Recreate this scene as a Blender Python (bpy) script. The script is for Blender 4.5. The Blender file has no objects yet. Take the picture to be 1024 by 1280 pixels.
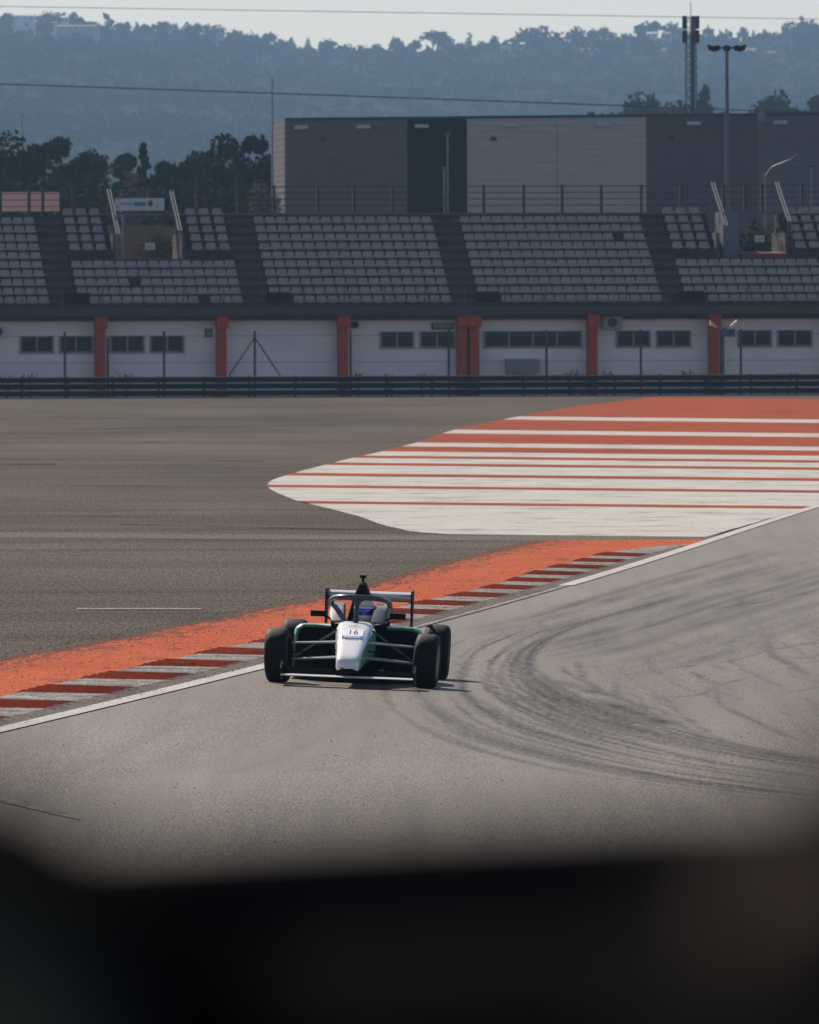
import bpy, bmesh, math, random
import numpy as np
from mathutils import Vector, Matrix
SC = bpy.context.scene
COL = SC.collection
R = math.radians
random.seed(7)
NR = np.random.RandomState(11)

# ------------------------------------------------------------------ camera
F = 15000.0; CX = 512.0; HY = 395.0; CH = 3.68; ROLL = 0.0035
cd = bpy.data.cameras.new('camera'); cam = bpy.data.objects.new('camera', cd); COL.objects.link(cam)
cam.location = (0, 0, CH); cam.rotation_euler = (R(90), ROLL, 0)
cd.sensor_fit = 'AUTO'; cd.sensor_width = 36; cd.lens = F/1280*36
cd.shift_y = -(640-HY)/1280; cd.clip_start = 0.5; cd.clip_end = 20000
cd.dof.use_dof = True; cd.dof.focus_distance = 119.5; cd.dof.aperture_fstop = cd.lens/24.0
SC.camera = cam

# ------------------------------------------------------------------ world, sun, exposure
SUN_EL, SUN_AZ = 40.0, -30.0           # azimuth measured from +Y, negative = to the left
w = bpy.data.worlds.new("World"); SC.world = w; w.use_nodes = True
nt = w.node_tree
sky = nt.nodes.new('ShaderNodeTexSky'); sky.sky_type = 'NISHITA'; sky.sun_disc = False
sky.sun_elevation = R(SUN_EL); sky.sun_rotation = R(SUN_AZ)
sky.dust_density = 2.0; sky.air_density = 1.0; sky.ozone_density = 0.3; sky.altitude = 2000
bg = nt.nodes['Background']; bg.inputs['Strength'].default_value = 0.074
tint = nt.nodes.new('ShaderNodeMix'); tint.data_type = 'RGBA'; tint.blend_type = 'MULTIPLY'; tint.inputs[0].default_value = 1.0
tint.inputs[7].default_value = (1.0, .935, .98, 1)
nt.links.new(sky.outputs['Color'], tint.inputs[6]); nt.links.new(tint.outputs[2], bg.inputs['Color'])
sl = bpy.data.lights.new('sun', 'SUN'); sl.energy = 4.2; sl.angle = R(0.53); sl.color = (1.0, 0.91, 0.78)
so = bpy.data.objects.new('sun', sl); COL.objects.link(so)
sd = Vector((math.sin(R(SUN_AZ))*math.cos(R(SUN_EL)), math.cos(R(SUN_AZ))*math.cos(R(SUN_EL)), math.sin(R(SUN_EL))))
so.rotation_euler = sd.to_track_quat('Z', 'Y').to_euler(); so.location = (0, 60, 80)
SC.view_settings.view_transform = 'Standard'; SC.view_settings.look = 'None'
SC.view_settings.gamma = 1.0; SC.view_settings.exposure = 0.65
SC.cycles.use_denoising = True; SC.cycles.denoising_prefilter = 'ACCURATE'
SC.cycles.max_bounces = 6; SC.cycles.volume_bounces = 0; SC.cycles.transparent_max_bounces = 12
SC.cycles.sample_clamp_indirect = 4.0

# ------------------------------------------------------------------ helpers
def ray(px, py):
    u = (px-CX)/F; v = (HY-py)/F
    return u + ROLL*v, v - ROLL*u
def at(px, py, Y):
    u, v = ray(px, py); return Vector((u*Y, Y, CH+v*Y))
def flat(px, py, z=0.0):
    u, v = ray(px, py); Y = (z-CH)/v; return (u*Y, Y)
def tag(o, label=None, cat=None, group=None, kind=None):
    if label: o['label'] = label
    if cat: o['category'] = cat
    if group: o['group'] = group
    if kind: o['kind'] = kind
    return o
def empty(name, loc=(0, 0, 0), rot=(0, 0, 0)):
    o = bpy.data.objects.new(name, None); COL.objects.link(o)
    o.location = loc; o.rotation_euler = rot; o.empty_display_size = .3; return o
def thing(name, label, cat, loc=(0, 0, 0), rot=(0, 0, 0), group=None):
    return tag(empty(name, loc, rot), label, cat, group)
class MB:
    def __init__(s): s.v = []; s.f = []; s.m = []; s.mi = 0
    def add(s, vs, fs, mi=None):
        b = len(s.v); s.v += [tuple(p) for p in vs]
        for f in fs: s.f.append(tuple(b+i for i in f)); s.m.append(s.mi if mi is None else mi)
    def box(s, x0, x1, y0, y1, z0, z1, mi=None):
        s.add([(x0,y0,z0),(x1,y0,z0),(x1,y1,z0),(x0,y1,z0),(x0,y0,z1),(x1,y0,z1),(x1,y1,z1),(x0,y1,z1)],
              [(0,3,2,1),(4,5,6,7),(0,1,5,4),(1,2,6,5),(2,3,7,6),(3,0,4,7)], mi)
    def loft(s, rings, cap=True, mi=None, closed=True):
        n = len(rings[0]); vs = [p for r in rings for p in r]; fs = []
        for i in range(len(rings)-1):
            for j in range(n if closed else n-1):
                k = (j+1) % n
                fs.append((i*n+j, i*n+k, (i+1)*n+k, (i+1)*n+j))
        if cap and closed:
            fs.append(tuple(range(n-1, -1, -1))); fs.append(tuple((len(rings)-1)*n+j for j in range(n)))
        s.add(vs, fs, mi)
    def tube(s, pts, r, n=8, mi=None, cap=True):
        pts = [Vector(p) for p in pts]
        rr = r if isinstance(r, (list, tuple)) else [r]*len(pts)
        rings = []; up = None
        for i, p in enumerate(pts):
            t = (pts[min(i+1, len(pts)-1)]-pts[max(i-1, 0)]).normalized()
            if up is None:
                up = Vector((0,0,1)) if abs(t.z) < .9 else Vector((0,1,0))
            a = t.cross(up).normalized(); b = a.cross(t).normalized(); up = b
            rings.append([p+(a*math.cos(2*math.pi*k/n)+b*math.sin(2*math.pi*k/n))*rr[i] for k in range(n)])
        s.loft(rings, cap, mi)
    def build(s, name, mat, parent=None, smooth=False, loc=None):
        me = bpy.data.meshes.new(name); me.from_pydata(s.v, [], s.f)
        for m in (mat if isinstance(mat, (list, tuple)) else [mat]): me.materials.append(m)
        if any(s.m): me.polygons.foreach_set('material_index', s.m)
        bm = bmesh.new(); bm.from_mesh(me); bmesh.ops.recalc_face_normals(bm, faces=bm.faces); bm.to_mesh(me); bm.free()
        if smooth: shade(me)
        me.update()
        o = bpy.data.objects.new(name, me); COL.objects.link(o)
        if parent: o.parent = parent
        if loc is not None: o.location = loc
        return o
def shade(me, ang=40):
    me.polygons.foreach_set('use_smooth', [True]*len(me.polygons))
    try: me.set_sharp_from_angle(angle=R(ang))
    except Exception: pass
def copy_tree(o, parent=None):
    c = o.copy(); COL.objects.link(c); c.parent = parent
    for ch in list(o.children): copy_tree(ch, c)
    return c
def ordinal(n):
    W = ['first','second','third','fourth','fifth','sixth','seventh','eighth','ninth','tenth','eleventh','twelfth',
         'thirteenth','fourteenth','fifteenth','sixteenth','seventeenth','eighteenth','nineteenth','twentieth']
    T = {2:'twenty',3:'thirty',4:'forty',5:'fifty',6:'sixty'}
    if n <= 20: return W[n-1]
    if n % 10 == 0: return {30:'thirtieth',40:'fortieth',50:'fiftieth',60:'sixtieth'}[n]
    return T[n//10]+'-'+W[n % 10-1]

# ------------------------------------------------------------------ materials
def mat(name, col, rough=.6, metal=0., spec=.5, var=.0, vscale=(1,1,1), detail=4, bump=0., bscale=None, col2=None, coat=0.):
    m = bpy.data.materials.new(name); m.use_nodes = True
    t = m.node_tree; b = t.nodes['Principled BSDF']
    b.inputs['Base Color'].default_value = (*col, 1); b.inputs['Roughness'].default_value = rough
    b.inputs['Metallic'].default_value = metal; b.inputs['Specular IOR Level'].default_value = spec
    b.inputs['Coat Weight'].default_value = coat
    if var or col2 or bump:
        g = t.nodes.new('ShaderNodeNewGeometry'); mp = t.nodes.new('ShaderNodeVectorMath'); mp.operation = 'MULTIPLY'
        mp.inputs[1].default_value = vscale; t.links.new(g.outputs['Position'], mp.inputs[0])
        n = t.nodes.new('ShaderNodeTexNoise'); n.inputs['Scale'].default_value = 1.0; n.inputs['Detail'].default_value = detail
        n.inputs['Roughness'].default_value = .65
        t.links.new(mp.outputs[0], n.inputs['Vector'])
        if var or col2:
            r = t.nodes.new('ShaderNodeValToRGB')
            c2 = col2 or tuple(min(1, c*(1+var)) for c in col)
            c1 = col if col2 else tuple(c*(1-var) for c in col)
            r.color_ramp.elements[0].position = .32; r.color_ramp.elements[1].position = .68
            r.color_ramp.elements[0].color = (*c1, 1); r.color_ramp.elements[1].color = (*c2, 1)
            t.links.new(n.outputs['Fac'], r.inputs[0]); t.links.new(r.outputs[0], b.inputs['Base Color'])
        if bump:
            bp = t.nodes.new('ShaderNodeBump'); bp.inputs['Strength'].default_value = bump; bp.inputs['Distance'].default_value = .02
            t.links.new(n.outputs['Fac'], bp.inputs['Height']); t.links.new(bp.outputs[0], b.inputs['Normal'])
    return m
class NT:
    """small node helper"""
    def __init__(s, m): s.m = m; s.t = m.node_tree; s.b = s.t.nodes['Principled BSDF']
    def pos(s, sc):
        g = s.t.nodes.new('ShaderNodeNewGeometry'); v = s.t.nodes.new('ShaderNodeVectorMath'); v.operation = 'MULTIPLY'
        v.inputs[1].default_value = sc; s.t.links.new(g.outputs['Position'], v.inputs[0]); return v.outputs[0]
    def noise(s, sc, detail=3, rough=.6, dist=0.):
        n = s.t.nodes.new('ShaderNodeTexNoise'); n.inputs['Scale'].default_value = 1; n.inputs['Detail'].default_value = detail
        n.inputs['Roughness'].default_value = rough; n.inputs['Distortion'].default_value = dist
        s.t.links.new(s.pos(sc), n.inputs['Vector']); return n.outputs['Fac']
    def ramp(s, f, stops):
        r = s.t.nodes.new('ShaderNodeValToRGB'); e = r.color_ramp.elements
        while len(e) < len(stops): e.new(.5)
        for i, (p, c) in enumerate(stops):
            e[i].position = p; e[i].color = (*c, 1) if isinstance(c, tuple) else (c, c, c, 1)
        s.t.links.new(f, r.inputs[0]); return r.outputs[0]
    def mix(s, f, a, b, mode='MIX'):
        n = s.t.nodes.new('ShaderNodeMix'); n.data_type = 'RGBA'; n.blend_type = mode
        for i, x in ((0, f), (6, a), (7, b)):
            if isinstance(x, (int, float)): n.inputs[i].default_value = x if i == 0 else (x, x, x, 1)
            elif isinstance(x, tuple): n.inputs[i].default_value = (*x, 1)
            else: s.t.links.new(x, n.inputs[i])
        return n.outputs[2]
    def math(s, op, a, b=None):
        n = s.t.nodes.new('ShaderNodeMath'); n.operation = op
        for i, x in ((0, a), (1, b)):
            if x is None: continue
            if isinstance(x, (int, float)): n.inputs[i].default_value = x
            else: s.t.links.new(x, n.inputs[i])
        return n.outputs[0]
    def link(s, o, name): s.t.links.new(o, s.b.inputs[name])
    def bump(s, h, st, d):
        b = s.t.nodes.new('ShaderNodeBump'); b.inputs['Strength'].default_value = st; b.inputs['Distance'].default_value = d
        s.t.links.new(h, b.inputs['Height']); s.t.links.new(b.outputs[0], s.b.inputs['Normal'])

def asphalt(name, dark, light, grain=.5, patch=(.12,.02,1), bandy=None, gs=(26,1.5,9), rough=.95, spec=.03):
    m = mat(name, dark, rough=rough, spec=spec); k = NT(m)
    big = k.noise(patch, 4, .6); md = tuple((a+b)/2*f for a, b, f in zip(dark, light, (1.03,.98,.88))); c = k.ramp(big, [(.3, dark), (.5, md), (.7, light)])
    g2 = k.noise((17,.8,5), 3, .8); c = k.mix(1., c, k.ramp(g2, [(.34, 1-grain*.4), (.5, 1.), (.66, 1+grain*.45)]), 'MULTIPLY')
    if bandy:
        bn = k.noise(bandy, 5, .65); c = k.mix(1., c, k.ramp(bn, [(.34, .66), (.5, 1.), (.66, 1.18)]), 'MULTIPLY')
    g = k.noise(gs, 2, .8)
    c = k.mix(1., c, k.ramp(g, [(.34, 1-grain), (.5, 1.), (.66, 1+grain)]), 'MULTIPLY')
    k.link(c, 'Base Color'); return m
M = {}
M['ground'] = asphalt('run-off asphalt', (.058,.049,.042), (.102,.087,.073), .75, (.08,.02,1), (.015,.22,1), gs=(42,2.0,9))
M['road'] = asphalt('access strip', (.10,.088,.076), (.13,.116,.10), .5, (.1,.3,1))
M['concrete'] = mat('terrace concrete', (.042,.034,.030), .95, spec=.05, var=.35, vscale=(.6,.6,2.5))
M['dconcrete'] = mat('weathered concrete', (.085,.070,.060), .95, spec=.05, var=.4, vscale=(.8,.8,3))
M['paintwall'] = mat('white wall paint', (.80,.70,.66), .9, var=.07, vscale=(.5,.5,1.2))
M['orangepillar'] = mat('orange pillar paint', (.42,.050,.005), .8, var=.18, vscale=(2,2,.8))
M['seat'] = mat('grey seat plastic', (.255,.22,.205), .6, var=.16, vscale=(1.7,1.7,1.7))
M['dark'] = mat('dark steel', (.02,.021,.024), .5)
M['steel'] = mat('galvanised steel', (.18,.185,.19), .45, .3, var=.2, vscale=(3,3,3))
M['palesteel'] = mat('pale painted steel', (.13,.13,.135), .7, spec=.1)
M['black'] = mat('black sheet', (.005,.005,.006), .8, spec=.08)
M['glass'] = mat('dark window glass', (.008,.008,.009), .3, spec=.15)
M['frame'] = mat('window frame', (.2,.2,.21), .6)
M['whitebox'] = mat('white enclosure', (.5,.5,.5), .5)
M['rail'] = mat('dark guardrail steel', (.010,.010,.013), .85, 0., spec=.1, var=.3, vscale=(.4,.4,6))
M['railgreen'] = mat('green guardrail steel', (.009,.016,.013), .85, 0., spec=.1, var=.25, vscale=(.4,.4,6))

# ------------------------------------------------------------------ road geometry: curves over Y
line_px = [(-420,1020),(-200,962),(0,912),(110,886),(200,865),(330,836),(440,806),(557,774),(617,758.5),(712,733.5),(782,713),(832,692),(882,676.5),(1012,638),(1100,612),(1400,524)]
kerb_px = [(-420,968),(-200,921),(0,873),(50,861.5),(100,851),(175,835),(265,815),(330,803),(440,775),(512,757),(562,747),(612,735),(662,717),(712,705),(737,697),(777,690),(838,685)]
apron_px = [(-420,900),(-200,860),(0,824),(30,817),(75,812),(120,801),(160,797),(198,786),(280,772),(320,762),(380,752),(470,728),(512,715),(562,702),(612,689),(662,677),(690,671)]
def curve(pts):
    w_ = sorted((flat(*p)[1], flat(*p)[0]) for p in pts)
    ys = np.array([a for a, b in w_]); xs = np.array([b for a, b in w_])
    def f(Y):
        Y = np.asarray(Y, float)
        r = np.interp(Y, ys, xs)
        lo = xs[0]+(Y-ys[0])*(xs[1]-xs[0])/(ys[1]-ys[0]); hi = xs[-1]+(Y-ys[-1])*(xs[-1]-xs[-2])/(ys[-1]-ys[-2])
        return np.where(Y < ys[0], lo, np.where(Y > ys[-1], hi, r))
    return f
XL_ = curve(line_px); XK_ = curve(kerb_px); XA_ = curve(apron_px)
def smooth(f, s=3.0):
    return lambda Y: sum(wt*f(np.asarray(Y, float)+o*s) for o, wt in ((-1,.25),(0,.5),(1,.25)))
_ly = np.array([flat(*p) for p in line_px if 600 < p[1] < 990])
_pc = np.polyfit(_ly[:,1]-150, _ly[:,0], 4)
def XL(Y):
    Y = np.asarray(Y, float); q = np.clip(Y, 90, 262)
    d = np.polyval(np.polyder(_pc), q-150)
    return np.polyval(_pc, q-150)+d*(Y-q)
XK = smooth(XK_, 1.5); XA = XA_
def G(x, y):
    x = np.asarray(x, float); y = np.asarray(y, float)
    fade = np.clip((235-y)/70, 0, 1); fade = fade*fade*(3-2*fade)
    t = np.clip(x-XL(y), 0, 14)
    z = -.042*t*fade
    near = np.clip((60-y)/20, 0, 1); z = z*(1-near)
    mound = np.clip((13-y)/8, 0, 1); mound = mound*mound*(3-2*mound)
    plat = 6.2*np.clip((y-566.5-.13*np.clip(x,-60,60))/1.2, 0, 1) + 2.4*np.clip((y-571)/70, 0, 1)
    rise = np.clip((y-950)/450, 0, 1); rise = 15.5*rise*rise*(3-2*rise)*np.clip((x+6)/22, 0, 1)*np.clip((2600-y)/300, 0, 1)
    return z+mound*2.0+plat+rise
def grid_obj(name, X, Y, Z, mats, attr=None, mi=None, kind='structure', smoothit=True):
    r, c = X.shape
    co = np.stack([X, Y, Z], -1).reshape(-1, 3).astype(np.float32)
    i = np.arange(r*c).reshape(r, c)
    q = np.stack([i[:-1,:-1], i[:-1,1:], i[1:,1:], i[1:,:-1]], -1).reshape(-1, 4).astype(np.int32)
    me = bpy.data.meshes.new(name); me.vertices.add(len(co)); me.vertices.foreach_set('co', co.ravel())
    me.loops.add(q.size); me.loops.foreach_set('vertex_index', q.ravel())
    me.polygons.add(len(q)); me.polygons.foreach_set('loop_start', np.arange(0, q.size, 4, dtype=np.int32))
    me.polygons.foreach_set('loop_total', np.full(len(q), 4, np.int32))
    for m in mats: me.materials.append(m)
    if mi is not None: me.polygons.foreach_set('material_index', mi.ravel().astype(np.int32))
    if attr is not None:
        a = me.attributes.new('rubber', 'FLOAT', 'POINT'); a.data.foreach_set('value', attr.ravel().astype(np.float32))
    me.update(calc_edges=True); me.validate()
    if smoothit: me.polygons.foreach_set('use_smooth', [True]*len(q))
    o = bpy.data.objects.new(name, me); COL.objects.link(o)
    if kind: o['kind'] = kind
    return o
# base ground
xs = np.unique(np.concatenate([np.linspace(-2500,-80,12), np.linspace(-80,80,161), np.linspace(80,2500,12)]))
ys = np.unique(np.concatenate([np.linspace(-60,0,7), np.arange(0,300,1.5), np.arange(300,560,10), np.arange(556,640,1.0), np.linspace(640,3400,20), [4200,5200,6850]]))
GX, GY = np.meshgrid(xs, ys); GZ = G(GX, GY)-.004-.03*np.clip(GX-XL(GY), 0, .6)/.6*(GY < 300)
midx = (GX[:-1,:-1]*0).astype(int); yc = (GY[:-1,:-1]+GY[1:,1:])/2
midx[yc > 560] = 1
M['earth'] = mat('dry earth and scrub', (.024,.0145,.011), .95, col2=(.014,.015,.010), vscale=(.25,.08,.3), detail=6, spec=0.)
grid_obj('ground', GX, GY, GZ, [M['ground'], M['earth']], mi=midx)

# ------------------------------------------------------------------ track surface with its rubber marks
pyr = np.arange(1330, 500, -1.0)
Yr = CH*F/(pyr-HY)
ts = np.concatenate([np.arange(0, 9.0, .02), np.linspace(9.0, 14, 20)])
TY, TT = np.meshgrid(Yr, ts, indexing='ij'); TX = XL(TY)+TT; TZ = G(TX, TY)+.008
rub = np.zeros_like(TX)
def ground_hit(px, py):
    u, v = ray(px, py); Y = -CH/v
    for _ in range(12):
        z = float(G(u*Y, Y)); Y = (z-CH)/v
    return u*Y, Y
def stamp_curve(pts, wx, wrow, inten, rng, brk=.5):
    P = np.array([ground_hit(*p) for p in pts])
    n = 500
    s = np.linspace(0, len(P)-1, n)
    # catmull-rom
    out = []
    for q in s:
        i = min(int(q), len(P)-2); f = q-i
        p0 = P[max(i-1,0)]; p1 = P[i]; p2 = P[i+1]; p3 = P[min(i+2,len(P)-1)]
        out.append(.5*((2*p1)+(-p0+p2)*f+(2*p0-5*p1+4*p2-p3)*f*f+(-p0+3*p1-3*p2+p3)*f**3))
    P = np.array(out)
    seg = np.hypot(np.diff(P[:,0])/.02, np.diff(CH*F/P[:,1])) ; L = np.concatenate([[0], np.cumsum(seg)])
    m = max(20, int(L[-1]/1.2)); d = np.linspace(0, L[-1], m)
    X = np.interp(d, L, P[:,0]); Y = np.interp(d, L, P[:,1])
    kn = rng.rand(14)**1.3; amp = np.interp(np.linspace(0,1,m), np.linspace(0,1,14), kn)*brk+(1-brk)
    amp *= np.clip(np.linspace(0,1,m)*6,0,1)*np.clip((1-np.linspace(0,1,m))*5,0,1)
    rx = int(math.ceil(wx*2.2/.02)); ry = int(math.ceil(wrow*2.2))
    ax = np.exp(-((np.arange(-rx,rx+1)*.02/wx)**2)); ay = np.exp(-((np.arange(-ry,ry+1)/wrow)**2))
    K = np.outer(ay, ax)
    rr = np.round(1330-(HY+CH*F/Y)).astype(int); cc = np.round((X-XL(Y))/.02).astype(int)
    for r_, c_, a_ in zip(rr, cc, amp):
        r0, r1, c0, c1 = r_-ry, r_+ry+1, c_-rx, c_+rx+1
        if r0 < 0 or c0 < 0 or r1 > rub.shape[0] or c1 > 449: continue
        rub[r0:r1, c0:c1] = np.maximum(rub[r0:r1, c0:c1], K*a_*inten) if inten > .3 else rub[r0:r1, c0:c1]+K*a_*inten*.25
rng = np.random.RandomState(5)
arcA = np.array([(560,790),(482,838),(474,872),(512,906),(580,936),(670,960),(780,979),(900,996),(1060,1012)],float)
arcB = np.array([(735,768),(640,800),(607,832),(615,862),(655,890),(720,914),(800,937),(900,958),(1080,982)],float)
arcC = np.array([(900,735),(770,770),(690,800),(672,832),(705,862),(770,888),(850,912),(950,935),(1100,960)],float)
def jit(p, s): return p+np.stack([rng.randn(len(p))*s*1.6, rng.randn(len(p))*s*.35], -1)
for i in range(66):
    f = rng.rand()
    base = (arcA*(1-f)+arcB*f) if rng.rand() < .55 else (arcB*(1-f)+arcC*f)
    a = rng.randint(0, 4); b = len(base)-rng.randint(0, 3)
    seg = base[a:b]+np.array([0, rng.randn()*1.5])
    stamp_curve(jit(seg, 2.0), .014+.016*rng.rand(), .34+.24*rng.rand(), .45+.55*rng.rand(), rng, .45)
for i in range(26):      # braking marks that run down the road
    t0 = rng.rand(); off = rng.rand()*240
    p = np.array([(545+off*.9,790+off*.28),(660+off,765+off*.25),(790+off,728+off*.22),(960+off,680+off*.22)],float)
    stamp_curve(jit(p, 2.5), .08+.12*rng.rand(), 1.0+1.5*rng.rand(), .3+.35*rng.rand(), rng, .8)
for i in range(60):      # spins and drifts on the right
    x0, y0 = 660+rng.rand()*380, 745+rng.rand()*140
    a0 = rng.rand()*.9; s = 25+55*rng.rand()
    p = np.array([(x0+s*(q**1.6)*1.3-a0*20, y0+s*q*.9) for q in np.linspace(0,1.2,5)])
    if rng.rand() < .3: p = np.array([(x0+s*q*2.2, y0-s*q*.35+6*math.sin(q*3)) for q in np.linspace(0,1.2,5)])
    stamp_curve(jit(p, 3.5), .02+.03*rng.rand(), .45+.5*rng.rand(), .32+.5*rng.rand()**2, rng, .7)
stamp_curve([(922,728),(930,762),(955,792),(962,815),(985,830),(1040,862)], .06, 1.4, .6, rng, .6)
stamp_curve([(735,872),(770,884),(810,898),(850,912)], .16, 1.6, .8, rng, .5)
stamp_curve([(690,850),(735,864),(780,872)], .12, 1.2, .6, rng, .6)
for i in range(10):      # faint marks, lower left
    x0 = -20+rng.rand()*420
    stamp_curve([(x0,985-rng.rand()*25),(x0+70,960),(x0+150,925),(x0+240,880)], .05+.08*rng.rand(), 1.5, .12+.1*rng.rand(), rng, .9)
rub = np.clip(rub, 0, 1)
# a broad darkening of the cornering lane
PX = CX+F*TX/TY; PYm = HY+F*(CH-TZ)/TY
lane = np.exp(-(((PYm-(838+.20*(PX-640)))/62)**2))*np.clip((PX-540)/160,0,1)
lane2 = np.exp(-(((PYm-(905+.13*(PX-640)))/45)**2))*np.clip((PX-560)/200,0,1)
lane = np.clip(lane*.8+lane2*.55, 0, 1)
rub = np.clip(rub*1.2+lane*.16, 0, 1)
m = mat('track asphalt', (.1,.1,.1), .5); k = NT(m)
at_ = k.t.nodes.new('ShaderNodeAttribute'); at_.attribute_name = 'rubber'
big = k.noise((.25,.05,1), 4, .6)
c = k.ramp(big, [(.3, (.108,.089,.066)), (.7, (.154,.128,.096))])
st = k.noise((3.2,.06,1), 5, .7, .4)
c = k.mix(1., c, k.ramp(st, [(.3,.8),(.5,1.),(.7,1.12)]), 'MULTIPLY')
g = k.noise((95,4.2,9), 2, .8)
c = k.mix(1., c, k.ramp(g, [(.34,.42),(.5,1.),(.66,1.7)]), 'MULTIPLY')
rn = k.noise((30,1.2,3), 3, .7)
rf = k.math('MULTIPLY', at_.outputs['Fac'], k.ramp(rn, [(.3,.8),(.6,1.)]))
c = k.mix(rf, c, (.024,.023,.025))
k.link(c, 'Base Color')
k.link(k.math('ADD', k.math('MULTIPLY', rf, .12), .62), 'Roughness')
k.link(k.math('SUBTRACT', .2, k.math('MULTIPLY', rf, .18)), 'Specular IOR Level')
k.bump(k.noise((90,14,9), 2, .7), .2, .006)
M['track'] = m
grid_obj('track', TX, TY, TZ, [m], attr=rub)

# ------------------------------------------------------------------ white line, kerb, apron, painted run-off
def strip(name, fa, fb, y0, y1, n, z, m, zf=None):
    Y = CH*F/(np.linspace(HY+CH*F/y0, HY+CH*F/y1, n)-HY)
    a, b = fa(Y), fb(Y)
    X = np.stack([a, (a+b)/2, b], 1); YY = np.repeat(Y[:,None], 3, 1)
    Z = G(X, YY)+z
    return grid_obj(name, X, YY, Z, [m], attr=np.repeat(np.array([[0,.5,1.]]), n, 0))
def paint(name, a, b, edge=.5, dirt=(.1,.095,.09), dscale=(5,.9,1), amount=.42, grain=.3, edge_dirt=0.):
    m = mat(name, a, .95, spec=.02); k = NT(m)
    n1 = k.noise((.6,.25,1), 4, .65); c = k.ramp(n1, [(.3, a), (.7, b)])
    d = k.noise(dscale, 6, .75); 
    if edge_dirt:
        a_ = k.t.nodes.new('ShaderNodeAttribute'); a_.attribute_name = 'rubber'
        e_ = k.ramp(a_.outputs['Fac'], [(0., 1.), (.10, .45), (.4, .05)])
        d2 = k.noise((7, .7, 5), 6, .8); d = k.math('MAXIMUM', d, k.math('ADD', d2, k.math('MULTIPLY', e_, edge_dirt)))
    c = k.mix(k.ramp(d, [(amount+.12, 0.), (amount+.25, .85)]), c, dirt)
    g = k.noise((30,1.4,9), 2, .8); c = k.mix(1., c, k.ramp(g, [(.3,1-grain),(.5,1.),(.7,1+grain*.7)]), 'MULTIPLY')
    k.link(c, 'Base Color'); return m
M['white'] = paint('white road paint', (.39,.37,.335), (.48,.455,.415), dscale=(6,.8,1), amount=.5, grain=.15)
M['greywhite'] = paint('worn white paint', (.20,.19,.178), (.28,.268,.25), dirt=(.09,.08,.075), dscale=(4,1.8,1), amount=.38)
M['orange'] = paint('orange road paint', (.35,.078,.033), (.42,.103,.047), dirt=(.07,.045,.036), dscale=(1.6,.35,1), amount=.44, edge_dirt=.30)
M['orangefar'] = paint('sunbleached orange paint', (.27,.048,.014), (.33,.072,.028), dirt=(.13,.05,.036), dscale=(.12,.3,1), amount=.36)
M['whitefar'] = paint('run-off white paint', (.39,.37,.335), (.47,.445,.405), dirt=(.20,.188,.168), dscale=(.6,.4,1), amount=.40, grain=.22)
M['red'] = paint('red kerb paint', (.16,.026,.016), (.24,.045,.024), dirt=(.05,.025,.02), dscale=(5,2,1), amount=.42)
lw = lambda Y: .16+0*np.asarray(Y)
strip('white_line', lambda Y: XL(Y)-.09, lambda Y: XL(Y)+.11, 75, 131, 120, .018, M['white'])
strip('white_line', lambda Y: XL(Y)-.05, lambda Y: XL(Y)+.06, 131, 163, 60, .018, M['greywhite'])
strip('white_line', lambda Y: XL(Y)-.10, lambda Y: XL(Y)+.10, 163, 420, 120, .018, M['white'])
strip('apron', lambda Y: XA(Y), lambda Y: np.where(Y > 186, XL(Y)-.12, XK(Y)+.3), 78, 196.3, 220, .004, M['orange'])
# kerb: serrated red and white blocks
def kerb():
    rows = []; mats = []
    Y = 84.0; per = 4.35; y0 = 107.8
    while Y < 190:
        ph = ((Y-y0)/per) % 1.0
        red = (ph < .25 or ph >= .75) and Y < 182.5
        start = Y
        nt_ = 4 if red else 2
        L = per/2
        for t_ in range(nt_):
            ya = start+L*t_/nt_; yb = start+L*(t_+1)/nt_
            h = .03 if red else .011
            for (yy, hz) in ((ya, .002), (ya+.010, h), (yb-.004, .004)):
                rows.append((yy, hz, red))
        Y += L
    rows.sort()
    X = []; YY = []; Z = []; mi = []
    for (yy, hz, red) in rows:
        a = float(XL(yy))-.11; b = float(XK(yy)); e = b
        fr = [0, .12, .22, .9, 1.0]
        zz = [.0, .006, .012+hz*.7, .03+hz, .0]
        X.append([a+(e-a)*f for f in fr]); YY.append([yy]*5)
        Z.append([.006+q for q in zz]); mi.append([2, 2, 1 if red else 0, 1 if red else 0])
    return grid_obj('kerb', np.array(X), np.array(YY), np.array(Z), [M['greywhite'], M['red'], M['kerbramp']], mi=np.array(mi[:-1]), smoothit=False)
M['kerbramp'] = paint('scuffed kerb ramp', (.11,.09,.08), (.17,.145,.13), dirt=(.09,.07,.07), dscale=(5,2.5,1), amount=.42)
kerb()
# access strip across the run-off
def px_patch(name, topf, botf, x0f, x1f, rows, cols, z, m):
    fr = np.linspace(0, 1, rows)[:,None]; fc = np.linspace(0, 1, cols)[None,:]
    X = np.zeros((rows, cols)); Y = np.zeros((rows, cols))
    for i in range(rows):
        for j in range(cols):
            f = i/(rows-1); gq = j/(cols-1)
            ym = topf(512)*(1-f)+botf(512)*f
            a, b = x0f(ym), x1f(ym); px = a+(b-a)*gq
            py = topf(px)*(1-f)+botf(px)*f
            X[i,j], Y[i,j] = flat(px, py)
    return grid_obj(name, X, Y, np.zeros_like(X)+z, [m])
lpx = np.array(sorted(line_px, key=lambda p: p[1]))
def linex(py): return float(np.interp(py, lpx[:,1], lpx[:,0]))
px_patch('access_road', lambda x: 666.5+.008*(x-100)-.000006*(x-100)**2, lambda x: 673+.006*(x-100), lambda y: -700, lambda y: linex(y)-6, 4, 40, .002, M['road'])
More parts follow.
